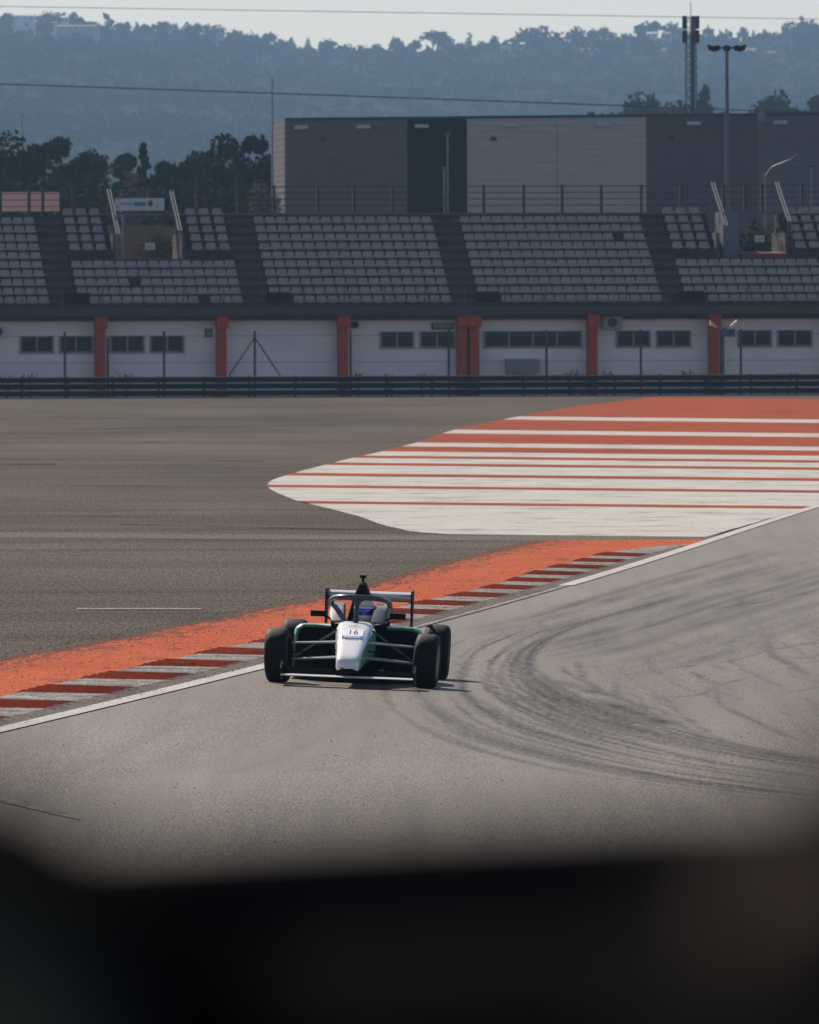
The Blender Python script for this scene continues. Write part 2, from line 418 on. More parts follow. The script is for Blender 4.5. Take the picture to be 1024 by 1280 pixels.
edge = [(333,606),(337,602),(345,598),(375,589),(410,580),(440,572.5),(470,566),(520,553.5),(552,542),(570,536.5),(600,530.5),(640,522),(700,511.5),(760,503.5),(822,496),(1000,490)]
edgeL = [(333,606),(337,611),(345,616),(370,626),(420,638),(450,646),(480,657),(500,661),(510,664.5),(560,668)]
eu = np.array(sorted(edge, key=lambda p: p[1])); el_ = np.array(edgeL)
def left_at(y, lower): 
    return float(np.interp(y, el_[:,1], el_[:,0])) if lower else float(np.interp(y, eu[:,1], eu[:,0]))
def xright(y): return min(1500., linex(y)-12-.03*max(0, y-600)*3)
slope = .0105
def band(y0, y1, rows, z, m, x1=None, name='run_off_paint'):
    """a painted band between two rows (measured at px 520), ended by the outline"""
    cols = 36; X = np.zeros((rows, cols)); Y = np.zeros((rows, cols))
    for i in range(rows):
        ym = y0+(y1-y0)*i/(rows-1)
        ll = 333.
        # find the left end of this row on the outline
        px = 333.
        for q in np.arange(333, 1000, 1.0):
            yq = ym+slope*(q-520)
            if yq >= 496 and ((yq <= 606 and q >= left_at(yq, False)) or (yq > 606 and q >= left_at(yq, True))): px = q; break
        xr = 1500.
        for q in np.arange(700, 1500, 2.0):
            if q > xright(ym+slope*(q-520)): xr = q; break
        if x1: xr = min(xr, x1)
        for j in range(cols):
            p = px+(xr-px)*(j/(cols-1))**1.0
            X[i,j], Y[i,j] = flat(p, ym+slope*(p-520))
    return grid_obj(name, X, Y, np.zeros_like(X)+z, [m])
band(493.5, 667.5, 90, .004, M['whitefar'], name='run_off_paint')
for (a, b) in [(493.5,519.2),(523.6,536.6),(541.6,553.2),(558.4,564.6),(570.4,573.2),(579.5,582.4),(593.0,596.2),(608.2,611.0),(628.2,631.0)]:
    band(a, b, max(3, int((b-a)/1.5)), .010, M['orangefar'])
# short worn white dash on the asphalt to the left of the car
px_patch('painted_dash', lambda x: 760.5, lambda x: 762.2, lambda y: 96, lambda y: 252, 3, 8, .006, M['greywhite'])['kind'] = 'structure'
# track limit hint lower left
px_patch('painted_dash', lambda x: 984+.17*(x+5), lambda x: 989+.16*(x+5), lambda y: -120, lambda y: 100, 3, 8, .0, M['greywhite'])
o = bpy.data.objects['painted_dash.001']
for v in o.data.vertices: v.co.z = float(G(v.co.x, v.co.y))+.014

m = bpy.data.materials.new('faint rubber mark'); m.use_nodes = True; k = NT(m)
k.b.inputs['Base Color'].default_value = (.022,.02,.019,1); k.b.inputs['Roughness'].default_value = .9; k.b.inputs['Specular IOR Level'].default_value = .05
k.link(k.ramp(k.noise((.35,.5,1), 5, .7), [(.42, 0.), (.62, .8)]), 'Alpha')
for i, (a, b, y0, y1, th) in enumerate([(-200,70,579,579.5,1.6),(-200,330,572,576,1.0),(90,420,536,531,1.2),(-200,150,542,540,1.0),(60,300,521,524,.9),(-100,330,604,609,.9),(180,420,553,556,.9),(-200,250,641,646,1.1),(150,470,655,662,1.4)]):
    px_patch('tyre_mark', lambda x, a=a, b=b, y0=y0, y1=y1: y0+(y1-y0)*(x-a)/(b-a), lambda x, a=a, b=b, y0=y0, y1=y1, th=th: y0+th+(y1-y0)*(x-a)/(b-a), lambda y, a=a: a, lambda y, b=b: b, 3, 12, .0012+.0002*i, m)
# grit and rubber crumbs: loose stones on apron, kerb and asphalt
def grit():
    rg = np.random.RandomState(3); vs = []; fs = []
    def stone(x, y, z, s):
        b = len(vs); h = s*(.5+.6*rg.rand())
        a0 = rg.rand()*6
        for q in range(4): vs.append((x+s*math.cos(a0+q*1.57)*(.7+.5*rg.rand()), y+s*math.sin(a0+q*1.57)*(.7+.5*rg.rand()), z))
        vs.append((x, y, z+h)); fs.extend([(b,b+1,b+4),(b+1,b+2,b+4),(b+2,b+3,b+4),(b+3,b,b+4)])
    for i in range(5200):
        Y = 100+80*rg.rand()**1.3; a, b = float(XA(Y)), float(XK(Y))
        q = rg.rand()**2.2; x = a-.25+(b-a+.3)*q; stone(x, Y, .004, .004+.010*rg.rand()**2)
    for i in range(2600):
        Y = 100+60*rg.rand(); a, b = float(XK(Y)), float(XL(Y)); stone(a+(b-a)*rg.rand(), Y, .02, .004+.007*rg.rand()**2)
    for i in range(2600):
        Y = 105+90*rg.rand(); x = float(XA(Y))-.1-7*rg.rand()**1.5; stone(x, Y, -.03, .006+.016*rg.rand()**3)
    for i in range(1500):
        Y = 84+50*rg.rand(); x = float(XL(Y))+.2+7*rg.rand(); stone(x, Y, float(G(x, Y))+.008, .004+.008*rg.rand()**4)
    me = bpy.data.meshes.new('gravel'); me.from_pydata(vs, [], fs); me.materials.append(M['gritm'])
    o = bpy.data.objects.new('gravel', me); COL.objects.link(o)
    tag(o, 'loose grit and rubber crumbs scattered over apron and asphalt', 'gravel', kind='stuff')
M['gritm'] = mat('grit', (.02,.018,.017), .8, col2=(.10,.075,.06), vscale=(9,9,9))
grit()

# ------------------------------------------------------------------ grandstand
PHI = R(7.5); OY = 553.0
stand = thing('grandstand', 'long concrete grandstand with grey seats above a white wall with orange pillars', 'grandstand', (0, OY, 0), (0, 0, PHI))
cp, sp = math.cos(PHI), math.sin(PHI)
def SX(px, d):     # local x on the stand for a picture column at depth d
    kk = (px-CX)/F; return (kk*(OY+d*cp)+d*sp)/(cp-kk*sp)
def SZ(py, d): return CH+(HY-py)/F*(OY+d*cp)
D0, DR, Z0, RI = 1.0, .75, 4.30, .4125
dep = lambda r: D0+DR*r
zt = lambda r: Z0+RI*r
dt = dep(9)+.3
bx = lambda px: SX(px, dt)
XMIN, XMAX = bx(-330), bx(1420)
op = [(bx(134), bx(224)), (bx(885), bx(975))]      # the two gangways
def terrace(x0, x1, r0, r1, mb):
    for r in range(r0, r1+1):
        # one step: tread from depth dep(r) to dep(r+1), riser down to row below
        y0 = dep(r); y1 = dep(r+1)+(0 if r < r1 else .0)
        mb.box(x0, x1, y0, y1, max(3.0, zt(r)-RI-.25) if r else 3.5, zt(r))
mb = MB()
segs = [(XMIN, op[0][0]), (op[0][0], op[0][1]), (op[0][1], op[1][0]), (op[1][0], op[1][1]), (op[1][1], XMAX)]
for i, (a, b) in enumerate(segs): terrace(a, b, 0, 5 if i in (1, 3) else 10, mb)
mb.build('terrace', M['concrete'], stand)
for (a, b) in op:          # gangway floor and cheek walls
    mb = MB(); mb.box(a+.003, b-.003, dep(6)+.002, dep(11)+3, zt(5)-.3, zt(5)-.02)
    for x in (a, b-.15): mb.box(x+.002, x+.148, dep(6)+.01, dep(11)+.2, zt(5)+.002, zt(8)-.1)
    mb.build('gangway', M['dconcrete'], stand)
mb = MB(); mb.box(XMIN, XMAX, -.25, D0-.003, 3.72, SZ(383.5, 0)); mb.build('parapet', mat('parapet concrete', (.058,.048,.042), .9, var=.25, vscale=(.8,.8,2)), stand)
mb = MB(); mb.box(XMIN, XMAX, .9, dep(10), -.2, 3.50); mb.build('wall', M['paintwall'], stand)
mb = MB(); mb.box(XMIN, XMAX, .6, D0-.01, 3.50, 3.715); mb.build('beam', M['dconcrete'], stand)
mb = MB(); mb.box(XMIN, op[0][0], dep(11)+.004, dep(11)+.3, 4, zt(10)); mb.box(op[0][1], op[1][0], dep(11)+.004, dep(11)+.3, 4, zt(10)); mb.box(op[1][1], XMAX, dep(11)+.004, dep(11)+.3, 4, zt(10))
mb.build('back_wall', M['dconcrete'], stand)
# pale coping line along the back
cop = MB()
for (a, b) in ((bx(112), bx(152)-.002), (bx(152), bx(233))): cop.box(a, b, dep(11)-.2, dep(11)-.05, zt(10)+.003, zt(10)+.09)
cop.box(bx(283), bx(833), dep(11)-.2, dep(11)-.05, zt(10)+.003, zt(10)+.09); cop.box(bx(880), bx(985), dep(11)-.2, dep(11)-.05, zt(10)+.003, zt(10)+.09)
cop.build('coping', M['palesteel'], stand)
# aisles: half steps
aisles = [(bx(44), bx(78)), (bx(283), bx(317)), (bx(541), bx(575)), (bx(801), bx(830)), (bx(1034), bx(1068)), (bx(-216), bx(-182))]
for (a, b) in aisles:
    mb = MB()
    for r in range(0, 11):
        mb.box(a+.05, b-.05, dep(r)-.36, dep(r)-.002, zt(r)-RI+.002, zt(r)-RI/2)
    mb.build('stairs', M['dconcrete'], stand)
# pillars (each with its corbel block)
for px in (-26, 126, 277.5, 429.5, 578.5, 593.5, 741.5, 893.5, 1046):
    x = SX(px, .2); hw = .215
    mb = MB(); mb.box(x-hw, x+hw, .25, .897, -.2, 3.50); mb.box(x-hw-.06, x+hw+.06, -.1, .6, 3.16, 3.715)
    mb.build('pillar', M['orangepillar'], stand)
mb = MB(); x = SX(586, .3); mb.box(x-.07, x+.07, .5, .89, -.1, 3.48); mb.build('downpipe', M['concrete'], stand)
# windows: ribbon groups of panes
wins = [(26,66,2),(75,115,2),(138.5,179.5,2),(188.5,229,2),(476,516.5,2),(525.5,567,2),(606,726,4),(771,812,2),(821,862.5,2),(923,963.5,2),(972.5,1014,2),(1080,1160,3)]
for (a, b, n) in wins:
    z1, z0 = SZ(415.5, .9), SZ(433.0, .9)
    if a < 300: z1, z0 = SZ(419.5, .9), SZ(437.5, .9)
    x0, x1 = SX(a, .9), SX(b, .9); W = (x1-x0)/n
    fr = MB()
    for i in range(n+1):
        xx = x0+W*i; fr.box(xx-.045, xx+.045, .82, .897, z0, z1)
    fr.box(x0-.06, x1+.06, .80, .897, z0-.09, z0-.002); fr.box(x0-.06, x1+.06, .83, .897, z1+.002, z1+.05)
    wf = fr.build('window', M['frame'], stand)
    for i in range(n):
        p = MB(); p.box(x0+W*i+.047, x0+W*(i+1)-.047, .862, .894, z0+.001, z1-.001); p.build('pane', M['glass'], wf)
# seats
def seat_mesh():
    mb = MB()
    def prof(x0, x1, xt):
        pass
    hw, ht = .245, .198
    # pan and shell back, a bucket seat bolted to the step
    th = .025
    mb.add([(-hw,-.36,.11),(hw,-.36,.11),(hw,-.02,.09),(-hw,-.02,.09),(-hw,-.36,.085),(hw,-.36,.085),(hw,-.02,.065),(-hw,-.02,.065)],
           [(0,1,2,3),(7,6,5,4),(0,4,5,1),(1,5,6,2),(2,6,7,3),(3,7,4,0)])
    mb.add([(-hw,-.045,.07),(hw,-.045,.07),(ht,.02,.33),(-ht,.02,.33),(-hw,-.02,.065),(hw,-.02,.065),(ht,.045,.325),(-ht,.045,.325)],
           [(0,1,2,3),(7,6,5,4),(0,4,5,1),(1,5,6,2),(2,6,7,3),(3,7,4,0)])
    mb.add([(-hw,-.375,.03),(hw,-.375,.03),(hw,-.36,.112),(-hw,-.36,.112)], [(0,1,2,3)])
    mb.box(-.10, .10, -.28, -.08, .0, .068)
    return mb
sm = seat_mesh()
so_ = sm.build('seat', M['seat'], stand); seat_me = so_.data
spots = []
blocks = [(bx(-182), bx(44), range(0, 10)), (bx(317), bx(541), range(0, 10)), (bx(575), bx(801), range(0, 10)), (bx(1068), bx(1390), range(0, 10))]
for off, (A, B) in ((0, (79, 283)), (751, (830, 1034))):
    blocks.append((bx(A), bx(B), range(0, 5)))
    blocks.append((bx(79+off), bx(129+off), range(6, 11))); blocks.append((bx(232+off), bx(283+off), range(6, 11)))
rs = random.Random(4)
flap = [(80,112),(333,362),(593,624),(848,879)]
flx = [(SX(a, 1.2), SX(b, 1.2)) for a, b in flap]
for (a, b, rows) in blocks:
    n = int((b-a)/.5); p = (b-a)/n
    for r in rows:
        for i in range(n):
            x = a+p*(i+.5)
            if r == 0 and any(u-.2 < x < v_+.15 for u, v_ in flx): continue
            if rs.random() < .003: continue
            spots.append((r, x))
spots.sort(key=lambda s: (s[0], abs(s[1])))
inview = lambda r, x: bx(-5) < x < bx(1030)
ind = [s for s in spots if inview(*s)][:100]; rest = [s for s in spots if s not in set(ind)]
for i, (r, x) in enumerate(ind):
    o = so_ if i == 0 else so_.copy()
    if i: COL.objects.link(o); o.parent = stand
    o.location = (x, dep(r)+.42, zt(r)); o.rotation_euler = (0, 0, rs.uniform(-.03, .03))
bv = np.array(sm.v); V_ = []; F_ = []
for (r, x) in rest:
    b0 = len(V_); s_ = rs.uniform(-.03, .03); dz = rs.uniform(-.012, .012)
    V_ += [(x+p[0], dep(r)+.42+p[1]+s_*p[0], zt(r)+p[2]*(1+dz*3)) for p in sm.v]
    F_ += [tuple(b0+i for i in f) for f in sm.f]
me = bpy.data.meshes.new('seat_rows'); me.from_pydata(V_, [], F_); me.materials.append(M['seat'])
o = bpy.data.objects.new('seat_rows', me); COL.objects.link(o); o.parent = stand; o['kind'] = 'stuff'
# black panels beside the aisles
def stand_mesh(mb, name, m, label, cat, group=None):
    o = mb.build(name, m); o.location = (0, OY, 0); o.rotation_euler = (0, 0, PHI); return tag(o, label, cat, group)
fl_lab = ['black panel by the foot of the leftmost stair aisle', 'black panel at the stair foot above the blank wall bay',
          'black panel at the stair foot above the paired orange pillars', 'black panel at the stair foot below the right gangway']
for (u, v_), lb in zip(flx, fl_lab):
    mb = MB(); mb.box(u, v_, 1.02, 1.08, zt(0)+.01, zt(0)+.50)
    for x in (u+.05, v_-.09): mb.box(x, x+.04, 1.082, 1.3, zt(0)+.003, zt(0)+.42)
    stand_mesh(mb, 'panel', M['black'], lb, 'panel', 'black panels on the front row')
# railings: front of the seats and top of the stand
def railing(name, label, posts, d, z0, z1, rails, rp, rr, m, x0, x1, mr=None):
    t = thing(name, label, 'railing', (0, OY, 0), (0, 0, PHI))
    for x in posts:
        mb = MB(); mb.box(x-rp, x+rp, d-rp, d+rp, z0, z1); mb.build('post', m, t)
    for z in rails:
        mb = MB(); mb.tube([(x0, d-rp-rr, z), (x1, d-rp-rr, z)], rr, 6); mb.build('rail', mr or m, t)
    return t
fp = [SX(px, -.1) for px in np.arange(-22, 1060, 50.3)]
railing('front_railing', 'thin wire railing on posts along the front edge of the seats', fp, -.08, SZ(383.5,0)+.002, SZ(358,0), [SZ(359,0), SZ(367,0), SZ(375,0)], .022, .008, M['dark'], XMIN, XMAX)
tp = [SX(px, 9.4) for px in [-46, 1, 37, 54, 92, 187, 247, 298, 343, 398, 443, 491, 605, 655, 703, 752, 802, 852, 905, 932, 953, 1003, 1050]]
dT = dep(11)+.15
railing('top_railing', 'dark steel railing with four rails along the top of the grandstand', tp, dT, zt(10)+.002, SZ(231.5,9.4), [SZ(233,9.4), SZ(241,9.4), SZ(249,9.4), SZ(257,9.4)], .07, .02, M['dark'], XMIN, XMAX)
for (pa, pb, py0, py1), lb in zip([(135,147,236,292), (213,227,237,288), (890,905,229,283), (970,985,229,278)],
        ['pale sloping handrail left of the sign board', 'pale sloping handrail right of the sign board', 'pale sloping handrail left of the red ramp', 'pale sloping handrail right of the red ramp']):
    mb = MB(); x = SX(pa, 9.2); dB = 9.2-(py1-py0)*.075; xb = x
    for dx in (0, .13):
        mb.tube([(x+dx, 9.2, SZ(py0, 9.2)), (xb+dx, dB, SZ(py1, dB)), (xb+dx, dB+.02, SZ(py1, dB)-.7)], .035, 8)
    mb.tube([(x, 9.2, SZ(py0, 9.2)), (x, 9.2, zt(10))], .03, 6)
    for q in (.3, .62): mb.tube([(x, 9.2-(9.2-dB)*q, SZ(py0+(py1-py0)*q, 8.5)), (x, 9.2-(9.2-dB)*q, SZ(py0+(py1-py0)*q, 8.5)-.75)], .025, 6)
    stand_mesh(mb, 'handrail', M['palesteel'], lb, 'handrail', 'sloping handrails at the gangways')
# sign board over the left gangway
sg = thing('sign_board', 'white sponsor board with teal letters and a dark red disc over the gangway', 'sign', (0, OY, 0), (0, 0, PHI))
x0, x1 = SX(144.5, 9.3), SX(206, 9.3); zb, zu = SZ(262.5, 9.3), SZ(247, 9.3)
mb = MB(); mb.box(x0, x1, 9.28, 9.34, zb, zu); mb.build('board', mat('board white', (.5,.5,.5), .6, var=.08, vscale=(2,2,2)), sg)
def ell(mb, cx, cz, rx, rz, y, n=20):
    mb.add([(cx+rx*math.cos(2*math.pi*i/n), y, cz+rz*math.sin(2*math.pi*i/n)) for i in range(n)], [tuple(range(n))])
W = x1-x0; zc = (zb+zu)/2+.03
mb = MB()
for i in range(7): mb.box(x0+W*.11+i*.085, x0+W*.11+i*.085+.06, 9.27, 9.278, zc-.05+(.02 if i % 3 == 1 else 0), zc+.06)
mb.build('lettering', mat('grey lettering', (.2,.24,.27), .6), sg)
mb = MB()
for i, q in enumerate((.41, .47, .53, .585)):
    ell(mb, x0+W*q, zc-.01, .075, .11, 9.276-.001*i)
mb.build('logo', mat('teal lettering', (.03,.2,.19), .6), sg)
mb = MB(); ell(mb, x0+W*.715, zc+.02, .12, .15, 9.275); mb.build('disc', mat('dark red', (.16,.012,.02), .6), sg)
mb = MB(); ell(mb, x0+W*.05, zc-.14, .05, .07, 9.275); ell(mb, x0+W*.85, zc-.1, .04, .08, 9.275)
mb.build('emblem', mat('grey emblem', (.2,.14,.16), .6), sg)
mb = MB(); mb.box(x1+.02, x1+.28, 9.29, 9.33, zb+.3, zu-.02); mb.box(x1+.02, x1+.28, 9.29, 9.33, zb+.02, zb+.27); mb.build('speaker', M['black'], sg)
# small white notices in the gangways and the red ramp
for px, py, lb in ((188, 307, 'small white notice in the left gangway'), (950, 299.5, 'small white notice above the red ramp')):
    t = thing('notice', lb, 'sign', (0, OY, 0), (0, 0, PHI), 'white notices in the gangways')
    x = SX(px, 7.0); z = SZ(py, 7.0)
    mb = MB(); mb.box(x-.23, x+.23, 7.0, 7.03, z-.16, z+.16); mb.build('plate', M['whitebox'], t)
    mb = MB(); 
    for q in (-.12, 0, .1): mb.box(x+q-.03, x+q+.03, 6.99, 6.998, z-.06, z+.02)
    mb.build('print', M['steel'], t)
    mb = MB(); 
    for q in (-.18, .18): mb.tube([(x+q, 7.05, z+.1), (x+q, 7.05, zt(5)-.02)], .02, 6)
    mb.build('leg', M['dark'], t)
mb = MB(); x0, x1 = SX(927, 5.6), SX(985, 5.6)
mb.add([(x0,5.3,zt(5)+.003),(x1,5.3,zt(5)+.003),(x1,6.6,zt(5)+.003),(x0,6.6,zt(5)+.003),(x0,5.35,zt(5)+.2),(x1,5.35,zt(5)+.2),(x1,6.6,zt(5)+.27),(x0,6.6,zt(5)+.27)],
       [(0,3,2,1),(4,5,6,7),(0,1,5,4),(1,2,6,5),(2,3,7,6),(3,0,4,7)])
stand_mesh(mb, 'ramp', mat('red paint', (.17,.016,.008), .8, var=.2, vscale=(2,2,2)), 'low red kerb ramp in the mouth of the right gangway', 'ramp')
mb = MB(); x0 = SX(901, 7.0); mb.box(x0, x0+.75, 6.2, 8.6, zt(5), SZ(266, 7)); stand_mesh(mb, 'cabinet', mat('blue-grey cabinet', (.10,.115,.14), .6, var=.1, vscale=(2,2,2)), 'blue-grey cabinet standing in the right gangway', 'cabinet')
mb = MB(); x0 = SX(151, 7.0); mb.box(x0, x0+.1, 6.4, 6.5, zt(5), SZ(270, 7)); mb.box(x0-.3, x0-.22, 6.4, 6.5, zt(5), SZ(270, 7)); mb.box(x0-.3, x0+.1, 6.405, 6.495, SZ(270,7), SZ(270,7)+.08); stand_mesh(mb, 'gate_frame', M['steel'], 'grey gate frame standing in the left gangway', 'gate')
# things on the front wall
def wallbox(name, label, cat, pa, pb, pya, pyb, d0, m, extra=None, group=None):
    t = thing(name, label, cat, (0, OY, 0), (0, 0, PHI), group)
    x0, x1, za, zb_ = SX(pa, d0), SX(pb, d0), SZ(pyb, d0), SZ(pya, d0)
    mb = MB(); mb.box(x0, x1, d0, .897, za, zb_); mb.build('case', m, t)
    if extra: extra(t, x0, x1, za, zb_, d0)
    return t
def fan(t, x0, x1, za, zb_, d0):
    mb = MB(); r = (zb_-za)*.38; cx, cz = x0+(x1-x0)*.62 if (x1-x0) > 1.0 else (x0+x1)/2, (za+zb_)/2
    mb.tube([(cx, d0-.02, cz), (cx, d0-.003, cz)], r, 16); mb.build('fan_grille', M['dark'], t)
wallbox('air_conditioner', 'white air conditioner high on the wall at the left edge', 'air conditioner', -8, 6, 406, 419, .5, M['whitebox'], fan, 'air conditioners on the white wall')
wallbox('air_conditioner', 'grey air conditioner under the beam right of an orange pillar', 'air conditioner', 754, 778, 396.5, 412.5, .5, mat('grey case', (.3,.29,.28), .5), fan, 'air conditioners on the white wall')
def louv(t, x0, x1, za, zb_, d0):
    mb = MB()
    for i in range(5): mb.box(x0+.06, x1-.06, d0-.03, d0-.003, za+.06+i*(zb_-za-.1)/5, za+.06+i*(zb_-za-.1)/5+.05)
    mb.build('slats', M['steel'], t)
wallbox('vent_unit', 'low grey louvred unit standing against the white wall', 'vent', 634, 675, 449, 467, .3, mat('louvre grey', (.26,.26,.27), .6), louv)
wallbox('vent_grille', 'small dark square grille on the white wall', 'vent', 256, 265, 410, 420.5, .84, M['concrete'], louv)
wallbox('cable_box', 'dark flat box on the wall above the paired windows', 'box', 540, 567, 403.5, 412, .78, M['rail'], louv)
def lamp(t, x0, x1, za, zb_, d0):
    mb = MB(); mb.tube([((x0+x1)/2, d0-.25, (za+zb_)/2), ((x0+x1)/2, d0-.01, (za+zb_)/2)], (zb_-za)*.62, 14); mb.build('drum', M['black'], t)
wallbox('wall_speaker', 'round black horn loudspeaker under the beam beside an orange pillar', 'loudspeaker', 440, 447, 402, 409, .5, M['black'], lamp)
# wire fence in front of the wall
fd = -3.0
fz = [SZ(415, fd)]
ft = thing('wire_fence', 'wire mesh fence on thin dark posts before the white wall', 'fence', (0, OY, 0), (0, 0, PHI))
fpx = [-45, 81, 134.5, 205, 318.5, 438, 561, 683, 801, 901, 926, 1046]
for px in fpx:
    x = SX(px, fd); mb = MB(); top = SZ(421 if px in (134.5,) else 413, fd)
    mb.tube([(x, fd, -.03), (x, fd, top)], .055, 8); mb.build('post', M['dark'], ft)
for a, b in ((318.5, 286), (318.5, 350)):
    mb = MB(); mb.tube([(SX(a, fd), fd, SZ(421, fd)), (SX(b, fd), fd, SZ(469, fd))], .035, 6); mb.build('brace', M['dark'], ft)
for py in (419, 452):
    mb = MB(); mb.tube([(XMIN, fd-.07, SZ(py, fd)), (XMAX, fd-.07, SZ(py, fd))], .012, 5); mb.build('wire', M['steel'], ft)
# twin floodlight on its post
t = thing('floodlight_post', 'thin post with two pale flared lamps before an orange pillar', 'lamp post', (0, OY, 0), (0, 0, PHI))
x = SX(904, -2.4); zf = SZ(411, -2.4)
mb = MB(); mb.tube([(x, -2.4, -.03), (x, -2.4, zf)], .045, 8); mb.build('pole', M['dark'], t)
mb = MB(); mb.tube([(x-.38, -2.4, zf+.06), (x, -2.4, zf), (x+.38, -2.4, zf+.06)], .03, 6); mb.build('arm', M['steel'], t)
mlamp = mat('pale yellow lamp housing', (.62,.5,.3), .4)
for s in (-1, 1):
    mb = MB(); mb.loft([[(x+s*(.3+.32*q)+a*.0, -2.4+yy*(.06+.1*q), zf+.02+.2*q+zz*(.05+.07*q)) for (a, yy, zz) in ((0,-1,-1),(0,1,-1),(0,1,1),(0,-1,1))] for q in (0, .5, 1)]); mb.build('lamp_head', mlamp, t)
mb = MB(); mb.box(x+.05, x+.55, -2.46, -2.43, zf-.42, zf-.06); mb.build('plate', mat('blue plate', (.05,.06,.12), .5), t)
# triple guardrail
gd = -8.0
gt = thing('guardrail', 'triple dark steel guardrail with a greenish top beam along the run-off', 'guardrail', (0, OY, 0), (0, 0, PHI))
def wbeam(z, h, d):
    prof = [(-.0,0),( -.05,.12),(-.05,.32),(0,.44),(0,.56),(-.05,.68),(-.05,.88),(0,1)]
    a = [(XMIN-20, d+p*1.5, z+h*q) for p, q in prof]; b = [(XMAX+20, d+p*1.5, z+h*q) for p, q in prof]
    mb = MB(); mb.loft([a, b], closed=False)
    a2 = [(XMIN-20, d+.012+p*1.5, z+h*q) for p, q in prof]; b2 = [(XMAX+20, d+.012+p*1.5, z+h*q) for p, q in prof]
    mb.loft([a2, b2], closed=False); return mb
for i, z in enumerate((.09, .40, .70)): wbeam(z, .27, gd).build('beam', M['railgreen'] if i == 2 else M['rail'], gt, smooth=True)
for px in np.arange(-30, 1080, 57):
    x = SX(px, gd); mb = MB(); mb.box(x-.05, x+.05, gd+.03, gd+.15, -.03, 1.0); mb.box(x-.04, x+.04, gd-.098, gd+.028, .36, .40); mb.build('post', M['dark'], gt)
strip_y = MB()
mb = MB(); mb.box(XMIN-20, XMAX+20, gd-.6, gd+.4, -.2, .03); o = stand_mesh(mb, 'kerb', M['road'], None, None); o['kind'] = 'structure'
# weeds against the wall
M['weed'] = mat('dry weed', (.03,.03,.028), .9)
wi = 0
for px in (8, 37, 158, 448, 490, 527, 715, 728, 757, 862, 968, 985):
    wi += 1
    mb = MB(); x = SX(px, -1.0); hgt = .12+.35*rs.random()
    for q in range(7):
        a = rs.uniform(-.5, .5); mb.tube([(x+a*.1, -1.0, -.03), (x+a*.4, -1.0, .55+hgt*.5), (x+a*.8+rs.uniform(-.1,.1), -1.0, .85+hgt*rs.uniform(.5,1))], [.012,.009,.016], 4)
        mb.tube([(x+a*.4, -1.0, .6+hgt*.4), (x+a*.4+rs.uniform(-.2,.2), -1.05, .8+hgt*.6)], [.007,.016], 4)
    stand_mesh(mb, 'weed', M['weed'], 'dry dark weed before the white wall, %s from the left' % ordinal(wi), 'plant', 'weeds along the white wall')
# salmon hoarding behind the railing, far left
t = thing('hoarding', 'pale salmon hoarding behind the top railing at the left edge', 'hoarding', (0, OY, 0), (0, 0, PHI))
x0, x1 = SX(-90, 13), SX(75, 13)
mb = MB(); mb.box(x0, x1, 13, 13.06, SZ(263, 13)+.0, SZ(239, 13)); mb.build('board', mat('salmon board', (.72,.42,.34), .8, var=.08, vscale=(1,1,1)), t)
mb = MB()
for q in np.linspace(x0+.1, x1-.2, 5): mb.box(q, q+.1, 13.062, 13.16, 6.2, SZ(239, 13)-.1)
mb.build('support', M['dark'], t)

# ------------------------------------------------------------------ warehouse
WY = 700.0; wphi = R(3.0)
wh = thing('warehouse', 'long windowless warehouse with grey, navy and pale cladding panels', 'warehouse', (0, WY, 0), (0, 0, wphi))
def WX(px): 
    kk = (px-CX)/F; return kk*WY/(math.cos(wphi)-kk*math.sin(wphi))
def WZ(py): return CH+(HY-py)/F*WY
def clad(name, col):
    m = mat(name, col, .8, 0., spec=.1); k = NT(m)
    n = k.noise((.3,.3,6), 3, .6); c = k.mix(1., col, k.ramp(n, [(.3,.9),(.7,1.08)]), 'MULTIPLY'); k.link(c, 'Base Color')
    wv = k.t.nodes.new('ShaderNodeTexWave'); wv.wave_type = 'BANDS'; wv.bands_direction = 'Z'; wv.inputs['Scale'].default_value = .9
    g_ = k.t.nodes.new('ShaderNodeNewGeometry'); k.t.links.new(g_.outputs['Position'], wv.inputs['Vector'])
    k.bump(wv.outputs['Fac'], .35, .03); return m
MW = {'grey': clad('mid grey cladding', (.165,.14,.136)), 'navy': clad('navy cladding', (.006,.008,.014)), 'pale': clad('pale grey cladding', (.50,.42,.37)),
      'slate': clad('slate cladding', (.115,.10,.105)), 'blue': clad('blue grey cladding', (.155,.145,.145)), 'side': clad('light side cladding', (.11,.10,.095))}
rz = lambda x: WZ(147.8) + (x-WX(357))*.0077
panels = [(357,510,'grey'),(510,584.5,'navy'),(584.5,697,'pale'),(697,809,'pale'),(809,948,'slate'),(948,1300,'blue')]
for a, b, kx in panels:
    xa, xb = WX(a), WX(b); mb = MB(); g_ = .012
    mb.add([(xa+g_,0,5),(xb-g_,0,5),(xb-g_,.2,5),(xa+g_,.2,5),(xa+g_,0,rz(xa)),(xb-g_,0,rz(xb)),(xb-g_,.2,rz(xb)),(xa+g_,.2,rz(xa))],
           [(0,3,2,1),(4,5,6,7),(0,1,5,4),(1,2,6,5),(2,3,7,6),(3,0,4,7)])
    mb.build('wall_panel', MW[kx], wh)
xa, xb = WX(357), WX(1300)
mb = MB(); mb.add([(xa-.0,.21,5),(xb,.21,5),(xb,13.9,5),(xa,13.9,5),(xa,.21,rz(xa)-.25),(xb,.21,rz(xb)-.25),(xb,13.9,rz(xb)-.25),(xa,13.9,rz(xa)-.25)], [(0,3,2,1),(4,5,6,7),(0,1,5,4),(1,2,6,5),(2,3,7,6),(3,0,4,7)])
mb.build('roof', M['dark'], wh)
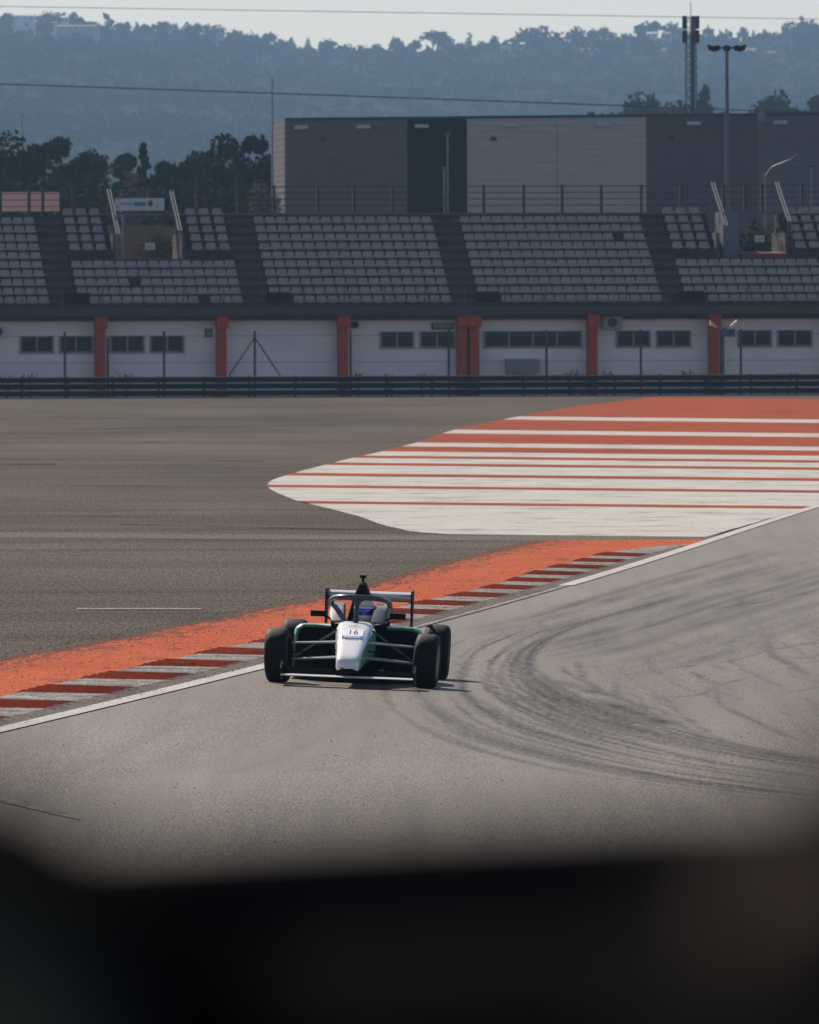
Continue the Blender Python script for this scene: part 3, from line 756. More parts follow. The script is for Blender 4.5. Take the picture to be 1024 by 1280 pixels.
# the wing set back on the left, whose sunlit flank shows
xs0 = WX(340)*1.02+14*math.sin(wphi)
mb = MB(); mb.add([(xs0,14,5),(xa-.01,.3,5),(xa-.01,.5,5),(xs0,14.2,5),(xs0,14,rz(xs0)+.05),(xa-.01,.3,rz(xa)-.02),(xa-.01,.5,rz(xa)-.02),(xs0,14.2,rz(xs0)+.05)], [(0,3,2,1),(4,5,6,7),(0,1,5,4),(1,2,6,5),(2,3,7,6),(3,0,4,7)])
mb.build('side_wall', MW['side'], wh)
mb = MB()
for z in (10.2, 12.6): mb.add([(xs0,13.95,z),(xa-.02,.24,z),(xa-.02,.24,z+.12),(xs0,13.95,z+.12)], [(0,1,2,3)])
mb.build('side_trim', MW['grey'], wh)
mb = MB()
for i in range(len(panels)):
    a, b = WX(panels[i][0]), WX(panels[i][1])
    mb.add([(a,-.04,rz(a)-.12),(b,-.04,rz(b)-.12),(b,-.04,rz(b)+.04),(a,-.04,rz(a)+.04),(a,.25,rz(a)+.04),(b,.25,rz(b)+.04)], [(0,1,2,3),(3,2,5,4)])
mb.build('coping', M['dark'], wh)
for px in (377, 455, 528, 640, 755, 868, 976):
    x = WX(px); mb = MB(); mb.box(x-.4, x+.4, -.22, -.042, rz(x)-.62, rz(x)-.42)
    mb.build('wall_light', mat('fitting', (.5,.48,.44), .5) if px == 377 else bpy.data.materials['fitting'], wh)
for px in (405, 618, 840):
    x = WX(px); mb = MB(); mb.box(x-.15, x+.15, -.12, -.002, WZ(176), WZ(171)); mb.build('vent', M['dark'], wh)

# ------------------------------------------------------------------ masts, lamps and wires
def gz(x, y): return float(G(x, y))
t0 = at(864, 140, 800); t = thing('radio_mast', 'tall lattice radio mast with antenna drums at its head', 'mast', (t0.x, 800, gz(t0.x, 800)))
bz = gz(t0.x, 800); topz = at(864, 20, 800).z-bz
mb = MB(); hw = .42
for sx, sy in ((-1,-1),(1,-1),(0,1)): mb.tube([(sx*hw, sy*hw, 0), (sx*hw*.75, sy*hw*.75, topz)], .04, 5)
n = 26
for i in range(n):
    z0, z1 = topz*i/n, topz*(i+1)/n
    for a, b in (((-1,-1),(1,-1)), ((1,-1),(0,1)), ((0,1),(-1,-1))):
        mb.tube([(a[0]*hw, a[1]*hw, z0), (b[0]*hw*.9, b[1]*hw*.9, z1)], .018, 4)
        mb.tube([(b[0]*hw, b[1]*hw, z0), (a[0]*hw*.9, a[1]*hw*.9, z1)], .018, 4)
mb.build('lattice', M['dark'], t)
mb = MB(); mb.tube([(.14, 0, 0), (.14, 0, topz)], .10, 8); mb.build('cable_ladder', M['dark'], t)
for dx in (-.41, .41):
    for dz in (-.1, -1.05):
        mb = MB(); mb.box(dx-.16, dx+.16, -.3, .2, topz+dz-.75, topz+dz+.1); mb.build('antenna', M['dark'], t)
mb = MB(); mb.tube([(0,0,topz-.2),(0,0,topz+.9)], .025, 5); mb.build('spike', M['steel'], t)
# high mast floodlight
P = at(909.5, 300, 650); t = thing('floodlight_mast', 'tall grey pole carrying a ring of dark floodlights', 'lamp post', (P.x, 650, gz(P.x, 650)))
H_ = at(909.5, 60, 650).z-gz(P.x, 650)
mb = MB(); mb.tube([(0,0,0),(0,0,H_*.5),(0,0,H_)], [.15,.12,.085], 12); mb.build('pole', mat('grey pole', (.13,.13,.135), .6), t)
mb = MB(); mb.tube([(-1.0,0,H_+.0),(1.0,0,H_+.0)], .05, 6); mb.tube([(0,-.8,H_),(0,.8,H_)], .05, 6); mb.build('crossarm', M['dark'], t)
for dx, tl in ((-.92,-.4),(-.55,.1),(0,0),(.55,-.1),(.92,.4)):
    mb = MB()
    mb.loft([[(dx-tl*.2+sx*s_*1.15, sy*.2, H_+zz+sx*tl*s_*1.2) for sx, sy in ((-1,-1),(1,-1),(1,1),(-1,1))] for zz, s_ in ((-.16,.13),(.06,.2),(.14,.08))])
    mb.build('floodlight', M['black'], t)
# small lattice mast right
P = at(952, 262, 640); t = thing('lattice_pole', 'short grey lattice pole standing before the blue grey cladding', 'mast', (P.x, 640, gz(P.x, 640)))
H_ = at(952, 135, 640).z-gz(P.x, 640)
mb = MB()
for sx, sy in ((-1,-1),(1,-1),(1,1),(-1,1)): mb.tube([(sx*.22, sy*.22, 0), (sx*.2, sy*.2, H_)], .025, 4)
for i in range(18):
    z0, z1 = H_*i/18, H_*(i+1)/18
    mb.tube([(-.22,-.22,z0),(.22,-.22,z1)], .016, 4); mb.tube([(.22,-.22,z0),(-.22,-.22,z1)], .016, 4)
mb.build('lattice', mat('grey lattice', (.09,.085,.09), .6), t)
mb = MB(); mb.box(-.2,.2,-.3,-.2,H_-.7,H_-.2); mb.build('antenna', M['steel'], t)
def street_lamp(px, pytop, Y, label, arm=None):
    P = at(px, 262, Y); b = gz(P.x, Y); h = at(px, pytop, Y).z-b
    t = thing('street_lamp', label, 'street lamp', (P.x, Y, b), group='street lamps behind the grandstand')
    mb = MB()
    if arm:
        mb.tube([(0,0,0),(0,0,h-.9),(.35,0,h-.45),(arm*.7,0,h-.15),(arm,0,h)], [.06,.05,.04,.035,.03], 8)
    else: mb.tube([(0,0,0),(0,0,h)], .05, 8)
    mb.build('pole', M['steel'], t)
    a = arm or 0
    mb = MB(); mb.loft([[(a+sx*s_, sy*s_*.6, h+zz+ (sx*.08 if arm else 0)) for sx, sy in ((-1,-1),(1,-1),(1,1),(-1,1))] for zz, s_ in ((-.03,.10),(.05,.2),(.12,.12))])
    mb.build('lamp_head', M['palesteel'], t)
street_lamp(560, 169, 660, 'taller straight street lamp before the navy cladding')
street_lamp(555.5, 211, 620, 'shorter straight street lamp before the navy cladding')
street_lamp(957, 198, 625, 'street lamp with a pale head on a curved arm', 1.55)
street_lamp(1014.5, 208, 640, 'small dark street lamp at the right edge')
for px, pyt, Y, lb in ((28.5, 140, 760, 'thin bare pole above the trees at the left edge'), (341, 97, 690, 'thin pole at the left corner of the warehouse')):
    P = at(px, 262, Y); b = gz(P.x, Y); mb = MB(); mb.tube([(0,0,0),(0,0,at(px, pyt, Y).z-b)], [.07,.03], 6)
    o = mb.build('pole', M['steel']); o.location = (P.x, Y, b); tag(o, lb, 'pole')
def wire(pts, Y, r, label, m):
    mb = MB(); P = [at(x, y, Y) for x, y in pts]; mb.tube(P, r, 6); o = mb.build('power_line', m); tag(o, label, 'cable', 'power lines across the view')
wire([(x, 105+ .0352*x+ .0000022*(x-470)**2-.5) for x in range(-700, 1800, 100)], 676, .036, 'thick dark power line sagging across the hillside', mat('cable', (.06,.06,.065), .6))
wire([(x, 8+.0155*x) for x in range(-700, 1800, 100)], 900, .026, 'faint thin power line across the sky above the ridge', mat('thin cable', (.3,.3,.3), .6))

# ------------------------------------------------------------------ vegetation
def leafmat(name, a, b, vs=(.35,.35,.35)): 
    m = mat(name, a, .9, spec=0., col2=b, vscale=vs, detail=3); return m
M['pine'] = leafmat('pine foliage', (.016,.024,.014), (.05,.065,.032), (.5,.5,.5))
M['olive'] = leafmat('olive foliage', (.03,.038,.022), (.07,.075,.042), (.5,.5,.5))
M['hedge'] = leafmat('hedge foliage', (.022,.032,.018), (.06,.072,.036), (.5,.5,.5))
M['twig'] = leafmat('bare twigs', (.13,.095,.085), (.21,.155,.135), (.6,.6,.6))
M['bark'] = mat('bark', (.06,.045,.035), .9, var=.3, vscale=(2,2,1))
M['ridgeleaf'] = leafmat('ridge foliage', (.014,.02,.012), (.028,.036,.02), (.06,.06,.06))
def crown(style, wd, h, leaf, n, seed):
    rg = np.random.RandomState(seed); V = []; Fc = []
    cl = []
    if style == 'dome':
        for i in range(26):
            a = rg.rand()*6.28; q = rg.rand()**.5
            cl.append((wd*.36*q*math.cos(a), wd*.36*q*math.sin(a), h*(.34+.5*rg.rand()*(1-.5*q*q)), wd*(.11+.12*rg.rand())))
        cl.append((0,0,h*.8,wd*.2))
    elif style == 'umbrella':
        for i in range(15):
            a = rg.rand()*6.28; q = rg.rand()**.5
            cl.append((wd*.42*q*math.cos(a), wd*.42*q*math.sin(a), h*(.82+.08*rg.rand()-.06*q), wd*(.10+.05*rg.rand())))
    elif style == 'cone':
        for i in range(30):
            z = .06+.9*i/29; q = (1-z)*.40+.03; a = rg.rand()*6.28
            cl.append((wd*q*.7*math.cos(a), wd*q*.7*math.sin(a), h*z, wd*(q*.55+.06)))
    elif style == 'loose':
        for i in range(40):
            a = rg.rand()*6.28; z = .08+.86*rg.rand(); q = .42*max(.12, math.sin(math.pi*min(1, z)))**.7*rg.rand()**.6
            cl.append((wd*q*math.cos(a), wd*q*math.sin(a), h*z, wd*(.08+.11*rg.rand())))
    elif style == 'bush':
        for i in range(26):
            a = rg.rand()*6.28; q = rg.rand()**.5
            cl.append((wd*.42*q*math.cos(a), wd*.42*q*math.sin(a), h*(.06+.74*rg.rand()*(1-.5*q)), wd*(.11+.12*rg.rand())))
    tot = sum(c[3]**2 for c in cl)
    for (cx, cy, cz, r) in cl:
        for j in range(int(n*r*r/tot)):
            d = rg.randn(3); d /= np.linalg.norm(d)+1e-6
            p = np.array([cx, cy, cz])+d*r*(.42+.85*rg.rand()**.8)*np.array([1,1,.8])
            a = rg.randn(3); a /= np.linalg.norm(a); b = np.cross(a, rg.randn(3)); b /= np.linalg.norm(b)+1e-6
            s = leaf*(.5+.8*rg.rand()); i0 = len(V)
            V += [tuple(p-a*s), tuple(p+b*s*.6), tuple(p+a*s), tuple(p-b*s*.6)]; Fc.append((i0,i0+1,i0+2,i0+3))
    return V, Fc, cl
CACHE = {}
def tree(name, label, loc, style, wd, h, leaf, n, mt, seed, group=None, cat='tree'):
    key = (style, seed, round(wd/h, 1), mt.name, n)
    t = thing(name, label, cat, loc, (0, 0, 0), group)
    V, Fc, cl = crown(style, wd, h, leaf, n, seed)
    me = bpy.data.meshes.new('crown'); me.from_pydata(V, [], Fc); me.materials.append(mt)
    o = bpy.data.objects.new('crown', me); COL.objects.link(o); o.parent = t
    mb = MB(); rt = max(.06, wd*.035)
    mb.tube([(0,0,-.2),(wd*.01,0,h*.3),(0,wd*.01,h*.7)], [rt, rt*.75, rt*.35], 7)
    for (cx, cy, cz, r) in cl[:7]: mb.tube([(0,0,min(cz*.6, h*.5)),(cx*.5, cy*.5, cz*.8),(cx, cy, cz)], [rt*.45, rt*.3, rt*.12], 5)
    mb.build('trunk', M['bark'], t); return t
def place(px, pytop, wpx, Y, base=None):
    P = at(px, 262, Y); b = gz(P.x, Y) if base is None else base
    return (P.x, Y, b-.1), wpx/F*Y, at(px, pytop, Y).z-b
left = [(8,150,84,745,'dome','pine','dark broad pine at the left edge, its crown cut by the frame'),
        (40,178,40,760,'loose','pine','ragged dark tree close right of the edge pine'),
        (70,171,42,770,'loose','olive','feathery grey green tree between pines on the left'),
        (104,190,34,765,'loose','hedge','low rounded tree left of the bare pinkish tree'),
        (131,196,38,790,'bush','hedge','low dark scrubby tree in the gap beside the bare tree'),
        (180,174,26,760,'cone','pine','pointed dark conifer right of the bare pinkish tree'),
        (160,188,30,800,'loose','hedge','dim round tree behind the bare pinkish tree'),
        (206,186,36,780,'dome','pine','small rounded dark tree right of the pointed conifer'),
        (238,183,42,770,'dome','hedge','mid sized rounded tree left of the big dark pine'),
        (281,150,66,750,'dome','pine','big dark umbrella shaped pine left of the warehouse'),
        (118,190,60,785,'loose','hedge','broad dim tree in the dip left of the bare pinkish tree'),(214,194,64,790,'dome','pine','wide dark tree mass behind the small rounded tree'),(256,190,54,785,'loose','pine','dark tree filling the gap left of the big pine'),
        (320,149,56,742,'dome','pine','tall dark pine almost touching the warehouse corner')]
seed = 20
for px, py, wp, Y, st_, mt, lb in left:
    loc, wd, h = place(px, py, wp, Y); seed += 1
    tree('tree', lb, loc, st_, wd*(1.45 if st_ == 'loose' else 1.2), h, .17, 4200, M[mt], seed, 'trees left of the warehouse')
loc, wd, h = place(163, 202, 44, 690); tree('bare_tree', 'bare pinkish winter tree in front of the dark hedge', loc, 'loose', wd, h, .09, 1700, M['twig'], 61)
loc, wd, h = place(326, 196, 50, 690); tree('bare_tree', 'bare pinkish brush beside the warehouse corner', loc, 'bush', wd, h, .09, 1900, M['twig'], 62)
for i, (px, py, wp, Y, lb) in enumerate([(20,205,90,715,'dark rounded hedge shrub below the edge pine'), (78,212,80,705,'dark hedge shrub below the feathery tree'), (128,214,70,700,'dark hedge shrub left of the bare tree'),
        (205,206,80,710,'dark hedge shrub right of the bare tree'), (262,205,90,708,'dark hedge shrub below the big pine'), (300,214,60,702,'dark hedge shrub left of the bare brush'), (-40,205,80,712,'dark hedge shrub cut by the left edge'),
        (232,236,60,640,'low scrubby bush behind the top railing'), (280,244,50,635,'low grey bush close to the warehouse corner')]):
    loc, wd, h = place(px, py, wp, Y); tree('shrub', lb, loc, 'bush', wd*1.35, h, .16, 3600, M['hedge'], 80+i, 'hedge shrubs behind the grandstand', 'shrub')
loc, wd, h = place(947, 262, 62, 585); tree('shrub', 'dark leafy bush seen through the right gangway', loc, 'bush', wd, h, .08, 1800, M['hedge'], 95, None, 'shrub')
loc, wd, h = place(195, 287, 60, 582); tree('shrub', 'low dull bush seen through the left gangway', loc, 'bush', wd, h, .07, 1200, M['olive'], 96, None, 'shrub')
loc, wd, h = place(430, 139, 34, 760); tree('tree', 'dark tree top just showing over the grey cladding', loc, 'dome', wd, h, .2, 1500, M['pine'], 97)
right = [(722,131,46,'bush','low tree clump left of the round tree behind the warehouse'), (757,128,50,'bush','low dark clump above the pale cladding'), (803,117,66,'dome','broad round tree behind the warehouse left of the radio mast'),
         (848,124,50,'dome','round tree behind the foot of the radio mast'), (881,106,28,'cone','pointed conifer right of the radio mast'), (898,124,36,'bush','low tree between the radio mast and floodlight pole'),
         (972,113,56,'dome','round tree over the roof right of the floodlight pole'), (1000,126,40,'bush','low clump between two round trees on the right'), (1023,115,44,'dome','round tree over the roof at the right edge'), (930,133,40,'bush','low clump just right of the floodlight pole')]
for i, (px, py, wp, st_, lb) in enumerate(right):
    loc, wd, h = place(px, py, wp, 1500)
    tree('tree', lb, loc, st_, wd*1.4, h, .4, 2200, M['pine'], 120+i, 'trees behind the warehouse')

# ------------------------------------------------------------------ far hill with ridge trees and houses
HYD = 6500.0
rp = [(-4000,120),(-1500,60),(-600,26),(0,27),(60,29),(100,32),(200,38),(300,45),(370,58),(420,66),(480,66),(560,61),(640,58),(700,53),(760,50),(830,47),(890,51),(940,52),(1024,43),(1200,38),(2200,60),(4500,130)]
rpx = np.array(rp, float)
hx = np.linspace(-2300, 2300, 420); hy = np.concatenate([np.linspace(2600, 6500, 70), np.linspace(6530, 6800, 6)])
HX, HYY = np.meshgrid(hx, hy)
ridge = CH+(HY-np.interp(CX+F*HX/HYD, rpx[:,0], rpx[:,1]))/F*HYD
fr = np.clip((HYY-2600)/(HYD-2600), 0, 1)
prof = np.where(HYY <= HYD, (fr**1.15), 1-.25*(HYY-HYD)/300)
rgn = np.random.RandomState(8)
bumps = sum(a*np.sin(HX*fx+p1)*np.sin(HYY*fy+p2) for a, fx, fy, p1, p2 in [(3,.011,.006,1,2),(2,.023,.011,.3,1),(1.2,.05,.02,2,.4),(4,.004,.003,.2,.9)])
HZ = 9.2+(ridge-9.2)*prof+bumps*np.clip(fr*4,0,1)*np.clip((1-fr)*5, 0, 1)-.6
hm = mat('hillside', (.05,.06,.035), 1., spec=0.); k = NT(hm)
n1 = k.noise((.012,.004,.02), 6, .65); n2 = k.noise((.09,.03,.12), 4, .7)
c = k.ramp(n1, [(.35, (.016,.02,.013)), (.55, (.024,.028,.019)), (.72, (.042,.04,.03))]); c = k.mix(1., c, k.ramp(n2, [(.3,.7),(.6,1.05),(.75,1.25)]), 'MULTIPLY'); k.link(c, 'Base Color')
grid_obj('hill', HX, HYY, HZ, [hm])
# scrub on the slope
def scrub():
    rg = np.random.RandomState(9); V = []; Fc = []
    for i in range(5200):
        y = 2900+3560*rg.rand()**.8; x = (rg.rand()-.5)*1500/F*y*1.0
        ix = np.interp(x, hx, np.arange(len(hx))); iy = np.interp(y, hy, np.arange(len(hy)))
        z = HZ[int(round(iy)), int(round(ix))]
        s = (2.8+5.5*rg.rand()**2)
        for j in range(9):
            p = np.array([x, y, z+s*.25])+rg.randn(3)*np.array([s*.5, s*.5, s*.28]); a = rg.randn(3); a /= np.linalg.norm(a); b = np.cross(a, rg.randn(3)); b /= np.linalg.norm(b)+1e-6
            q = s*.42; i0 = len(V); V += [tuple(p-a*q), tuple(p+b*q*.7), tuple(p+a*q), tuple(p-b*q*.7)]; Fc.append((i0,i0+1,i0+2,i0+3))
    me = bpy.data.meshes.new('scrub'); me.from_pydata(V, [], Fc); me.materials.append(M['ridgeleaf'])
    o = bpy.data.objects.new('scrub', me); COL.objects.link(o); tag(o, 'hazy scrub woodland covering the far hillside', 'woodland', kind='stuff')
scrub()
def hz(x, y):
    ix = np.interp(x, hx, np.arange(len(hx))); iy = np.interp(y, hy, np.arange(len(hy)))
    i, j = int(iy), int(ix); f, g_ = iy-i, ix-j
    i1, j1 = min(i+1, len(hy)-1), min(j+1, len(hx)-1)
    return float((HZ[i,j]*(1-g_)+HZ[i,j1]*g_)*(1-f)+(HZ[i1,j]*(1-g_)+HZ[i1,j1]*g_)*f)
ridge_trees = [(2,20,22,'bush'),(14,19,16,'dome'),(60,17,34,'dome'),(50,22,18,'bush'),(93,15,15,'dome'),(104,24,18,'bush'),(118,26,24,'bush'),(132,29,16,'bush'),(150,31,16,'bush'),(159,29,11,'dome'),(171,29,10,'cone'),(181,32,14,'bush'),
    (203,29,26,'dome'),(219,31,12,'cone'),(234,29,14,'dome'),(247,30,18,'dome'),(261,31,9,'cone'),(272,33,20,'dome'),(296,38,24,'bush'),(315,40,22,'bush'),(336,42,20,'dome'),(352,48,16,'bush'),(364,51,12,'cone'),(385,49,9,'cone'),(408,50,26,'dome'),(432,54,28,'bush'),(452,56,22,'bush'),
    (472,55,12,'dome'),(497,47,22,'dome'),(484,57,10,'bush'),(520,50,16,'dome'),(541,42,34,'umbrella'),(557,44,26,'dome'),(576,52,12,'bush'),(587,42,11,'cone'),(606,50,22,'bush'),(618,44,12,'dome'),(642,54,14,'bush'),(671,38,46,'dome'),(655,44,24,'dome'),(697,50,18,'bush'),
    (722,38,30,'dome'),(741,36,16,'dome'),(755,33,16,'dome'),(766,44,14,'bush'),(782,42,12,'bush'),(806,28,26,'dome'),(822,33,22,'umbrella'),(843,29,26,'dome'),(868,38,22,'bush'),(886,32,7,'cone'),(908,37,6,'cone'),(929,35,14,'dome'),(942,40,6,'cone'),(958,41,22,'dome'),(978,40,20,'bush'),(1001,28,46,'dome'),(1022,34,26,'dome'),(1040,30,30,'dome')]
nm = {'bush': ('ridge_shrub', 'low bushy tree'), 'dome': ('ridge_tree', 'round crowned tree'), 'cone': ('cypress', 'narrow pointed tree'), 'umbrella': ('umbrella_pine', 'flat topped umbrella pine')}
for i, (px, py, wp, st_) in enumerate(sorted(ridge_trees)):
    Y = 6460; P = at(px, py, Y); b = hz(P.x, Y); h = max(6., P.z-b+1.0); wd = wp/F*Y
    name, lab = nm[st_]
    wdd = wd*(1.15 if st_ != 'cone' else 1.5)
    tree(name, 'hazy %s on the skyline ridge, %s tree from the left' % (lab, ordinal(i+1)), (P.x, Y, b-1), st_, wdd, h+1, wd*.06+.35, 420, M['ridgeleaf'], 200+i, 'trees on the skyline ridge')
houses = [(30,17.5,25.5,26,6290,'long white house on the skyline at far left'), (80.5,19.5,27.5,8,6290,'small white house between two trees on the far left skyline'), (68,27,31,6,6270,'tiny pale house just below the left skyline'),
          (95,31,37,50,6200,'long pale terrace wall house below the left skyline'), (275,33,41,10,6290,'pale tower house on the skyline left of centre'), (632,52.5,59,13,6290,'white house on the skyline near the middle trees'),
          (652,53,60,5,6290,'tiny white house left of the broad round tree'), (815,40,46,12,6260,'bright white house beside the radio mast'), (832,40,47,10,6260,'pale house close left of the radio mast head'), (822,60,73,22,6100,'dim pale villa below the ridge left of the mast'), (734,60,72,34,6100,'wide dim villa below the ridge over the pale cladding'),
          (935,60,70,18,6100,'dim grey villa below the ridge right of the floodlights'), (962,64,68,14,6080,'long pale wall house on the right slope'), (1010,58,70,16,6120,'dim grey villa on the slope at the right edge')]
M['hw'] = mat('house white', (.75,.72,.68), .8); M['hd'] = mat('house beige', (.40,.36,.32), .8); M['hr'] = mat('tiled roof', (.30,.16,.11), .8)
for px, pa, pb, wp, Y, lb in houses:
    P = at(px, pb, Y); W_ = wp/F*Y; h = (pb-pa)/F*Y; b = hz(P.x, Y); z0 = P.z-b
    t = thing('house', lb, 'house', (P.x, Y, b), (0, 0, R(random.uniform(-15, 15))), 'pale houses on the hill')
    d = max(5, W_*.5)
    mb = MB(); mb.box(-W_/2, W_/2, 0, d, -4, z0+h*.72); mb.build('wall', M['hw'] if 'white' in lb or 'tiny' in lb else M['hd'], t)
    mb = MB(); o_ = .4; zz = z0+h*.72+.01
    mb.add([(-W_/2-o_,-o_,zz),(W_/2+o_,-o_,zz),(W_/2+o_,d+o_,zz),(-W_/2-o_,d+o_,zz),(-W_/2-o_,d/2,zz+h*.28),(W_/2+o_,d/2,zz+h*.28)], [(0,1,5,4),(2,3,4,5),(1,2,5),(3,0,4),(0,3,2,1)])
    mb.build('roof', M['hr'] if 'white' not in lb else M['hw'], t)
    for q in np.linspace(-.35, .35, max(2, int(W_/4))):
        mb = MB(); mb.box(q*W_-.5, q*W_+.5, -.05, -.002, z0+h*.15, z0+h*.5); mb.build('window', M['glass'], t)

# ------------------------------------------------------------------ racing car
exec_car = True
cy_px, cy_py = 439.5, 857.0
cxw, cyw = ground_hit(cy_px, cy_py); 
car = thing('racing_car', 'white and green open wheel racing car with halo, number 16 on its nose', 'racing car', (cxw, cyw, float(G(cxw, cyw))+.009), (0, R(2.4), R(-2.6)))
M['cwhite'] = mat('white car paint', (.78,.75,.69), .3, coat=.5); M['cgreen'] = mat('green car paint', (.055,.27,.10), .3, coat=.6)
M['carbon'] = mat('carbon fibre', (.005,.005,.006), .55, spec=.06); M['tyre'] = mat('tyre rubber', (.006,.006,.007), .7, spec=.2, var=.25, vscale=(30,30,30), bump=.2)
M['matt'] = mat('matt black panel', (.004,.004,.005), .95, spec=0.); M['rim'] = mat('dark rim', (.02,.02,.022), .35, .7); M['arm'] = mat('steel arms', (.36,.36,.36), .4, .2); M['halo'] = mat('halo grey', (.055,.057,.062), .38, .1)
M['cgrey'] = mat('grey cockpit lining', (.09,.098,.115), .6); M['lightgrey'] = mat('light grey panel', (.55,.55,.54), .4)
M['numblack'] = mat('black numerals', (.01,.01,.012), .4); M['navyblue'] = mat('blue sponsor band', (.06,.12,.28), .4); M['decalwhite'] = mat('white decal', (.8,.8,.8), .4)
def sect(y, hw, z0, z1, n=3.2, N=32, cx=0):
    zc, hh = (z0+z1)/2, (z1-z0)/2; out = []
    for i in range(N):
        a = 2*math.pi*(i+.5)/N; c_, s_ = math.cos(a), math.sin(a)
        out.append((cx+hw*math.copysign(abs(c_)**(2/n), c_), y, zc+hh*math.copysign(abs(s_)**(2/n), s_)))
    return out
nose = [(-.99,.045,.19,.235),(-.975,.085,.165,.265),(-.94,.112,.148,.298),(-.86,.124,.142,.332),(-.7,.130,.148,.375),(-.4,.146,.17,.45),(0,.172,.19,.545),(.3,.192,.2,.612),(.5,.205,.2,.63)]
def lerp_nose(y):
    for a, b in zip(nose, nose[1:]):
        if a[0] <= y <= b[0]:
            f = (y-a[0])/(b[0]-a[0]); return [a[i]+(b[i]-a[i])*f for i in range(4)]
mb = MB(); mb.loft([sect(*s, n=4.2) for s in nose])
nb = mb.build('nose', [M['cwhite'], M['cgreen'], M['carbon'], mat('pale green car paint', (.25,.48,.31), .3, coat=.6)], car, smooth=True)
for p in nb.data.polygons:
    c_, n_ = p.center, p.normal
    if c_.y < -.965 and c_.z < .2: p.material_index = 1
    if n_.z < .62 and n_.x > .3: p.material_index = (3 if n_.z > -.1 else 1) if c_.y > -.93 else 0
    if n_.x < -.3 and n_.z > -.2 and c_.y > -.9: p.material_index = 0
    if n_.z < -.3 or c_.z < .165: p.material_index = 2
# thin pinstripe on the tip
# cockpit tub (open)
tub = MB()
def usect(y, hw, zt_, zb_):
    o_ = []
    for i in range(13):
        a = math.pi*i/12; c_, s_ = math.cos(a), math.sin(a)
        o_.append((hw*math.copysign(abs(c_)**.5, c_), y, zt_-(zt_-zb_)*abs(s_)**.5))
    for i in range(12, -1, -1):
        a = math.pi*i/12; c_, s_ = math.cos(a), math.sin(a); h2 = hw-.045
        o_.append((h2*math.copysign(abs(c_)**.5, c_), y, zt_-(zt_-zb_-.05)*abs(s_)**.5))
    return o_
tub.loft([usect(.502,.205,.60,.2), usect(.75,.255,.60,.15), usect(1.0,.285,.61,.12), usect(1.48,.30,.62,.1)])
tb = tub.build('cockpit_tub', [M['cgreen'], M['cwhite'], M['matt']], car, smooth=True)
for p in tb.data.polygons:
    if p.normal.z > .6 and p.center.z > .5: p.material_index = 1
    elif p.center.z < .5: p.material_index = 2
# head surround pads
for s in (-1, 1):
    mb = MB(); 
    mb.loft([[(s*(x+dx), y, z) for x, z in ((.155,.605),(.29,.605),(.305,.605+hh*.8),(.285,.605+hh),(.165,.605+hh))] for y, hh, dx in ((.72,.02,-.03),(.88,.12,-.01),(1.05,.17,0),(1.47,.185,0))])
    mb.build('head_surround', M['cgrey'], car, smooth=True)
# engine cover with roll hoop
mb = MB()
ec = lambda y, s, zt_, wb: [(wb,y,.12),(wb,y,.5),(.15*s,y,.62*s+.62*(1-s)*.9),(.088*s,y,zt_*.86),(.03*s,y,zt_),(-.03*s,y,zt_),(-.088*s,y,zt_*.86),(-.15*s,y,.62*s+.62*(1-s)*.9),(-wb,y,.5),(-wb,y,.12)]
mb.loft([ec(1.482,.95,.98,.26), ec(1.52,1,1.0,.26), ec(1.75,1,1.0,.25), ec(2.2,.8,.86,.2), ec(2.9,.6,.66,.13), ec(3.15,.5,.55,.1)])
eo = mb.build('engine_cover', [M['carbon'], M['cgreen']], car, smooth=True)
for p in eo.data.polygons:
    if p.center.y > 1.9 and p.center.z > .4: p.material_index = 1
mb = MB(); mb.tube([(.0,1.6,1.0),(.0,1.6,1.045)], .014, 6); mb.box(-.03,.03,1.54,1.70,1.045,1.075); mb.build('onboard_camera', M['carbon'], car)
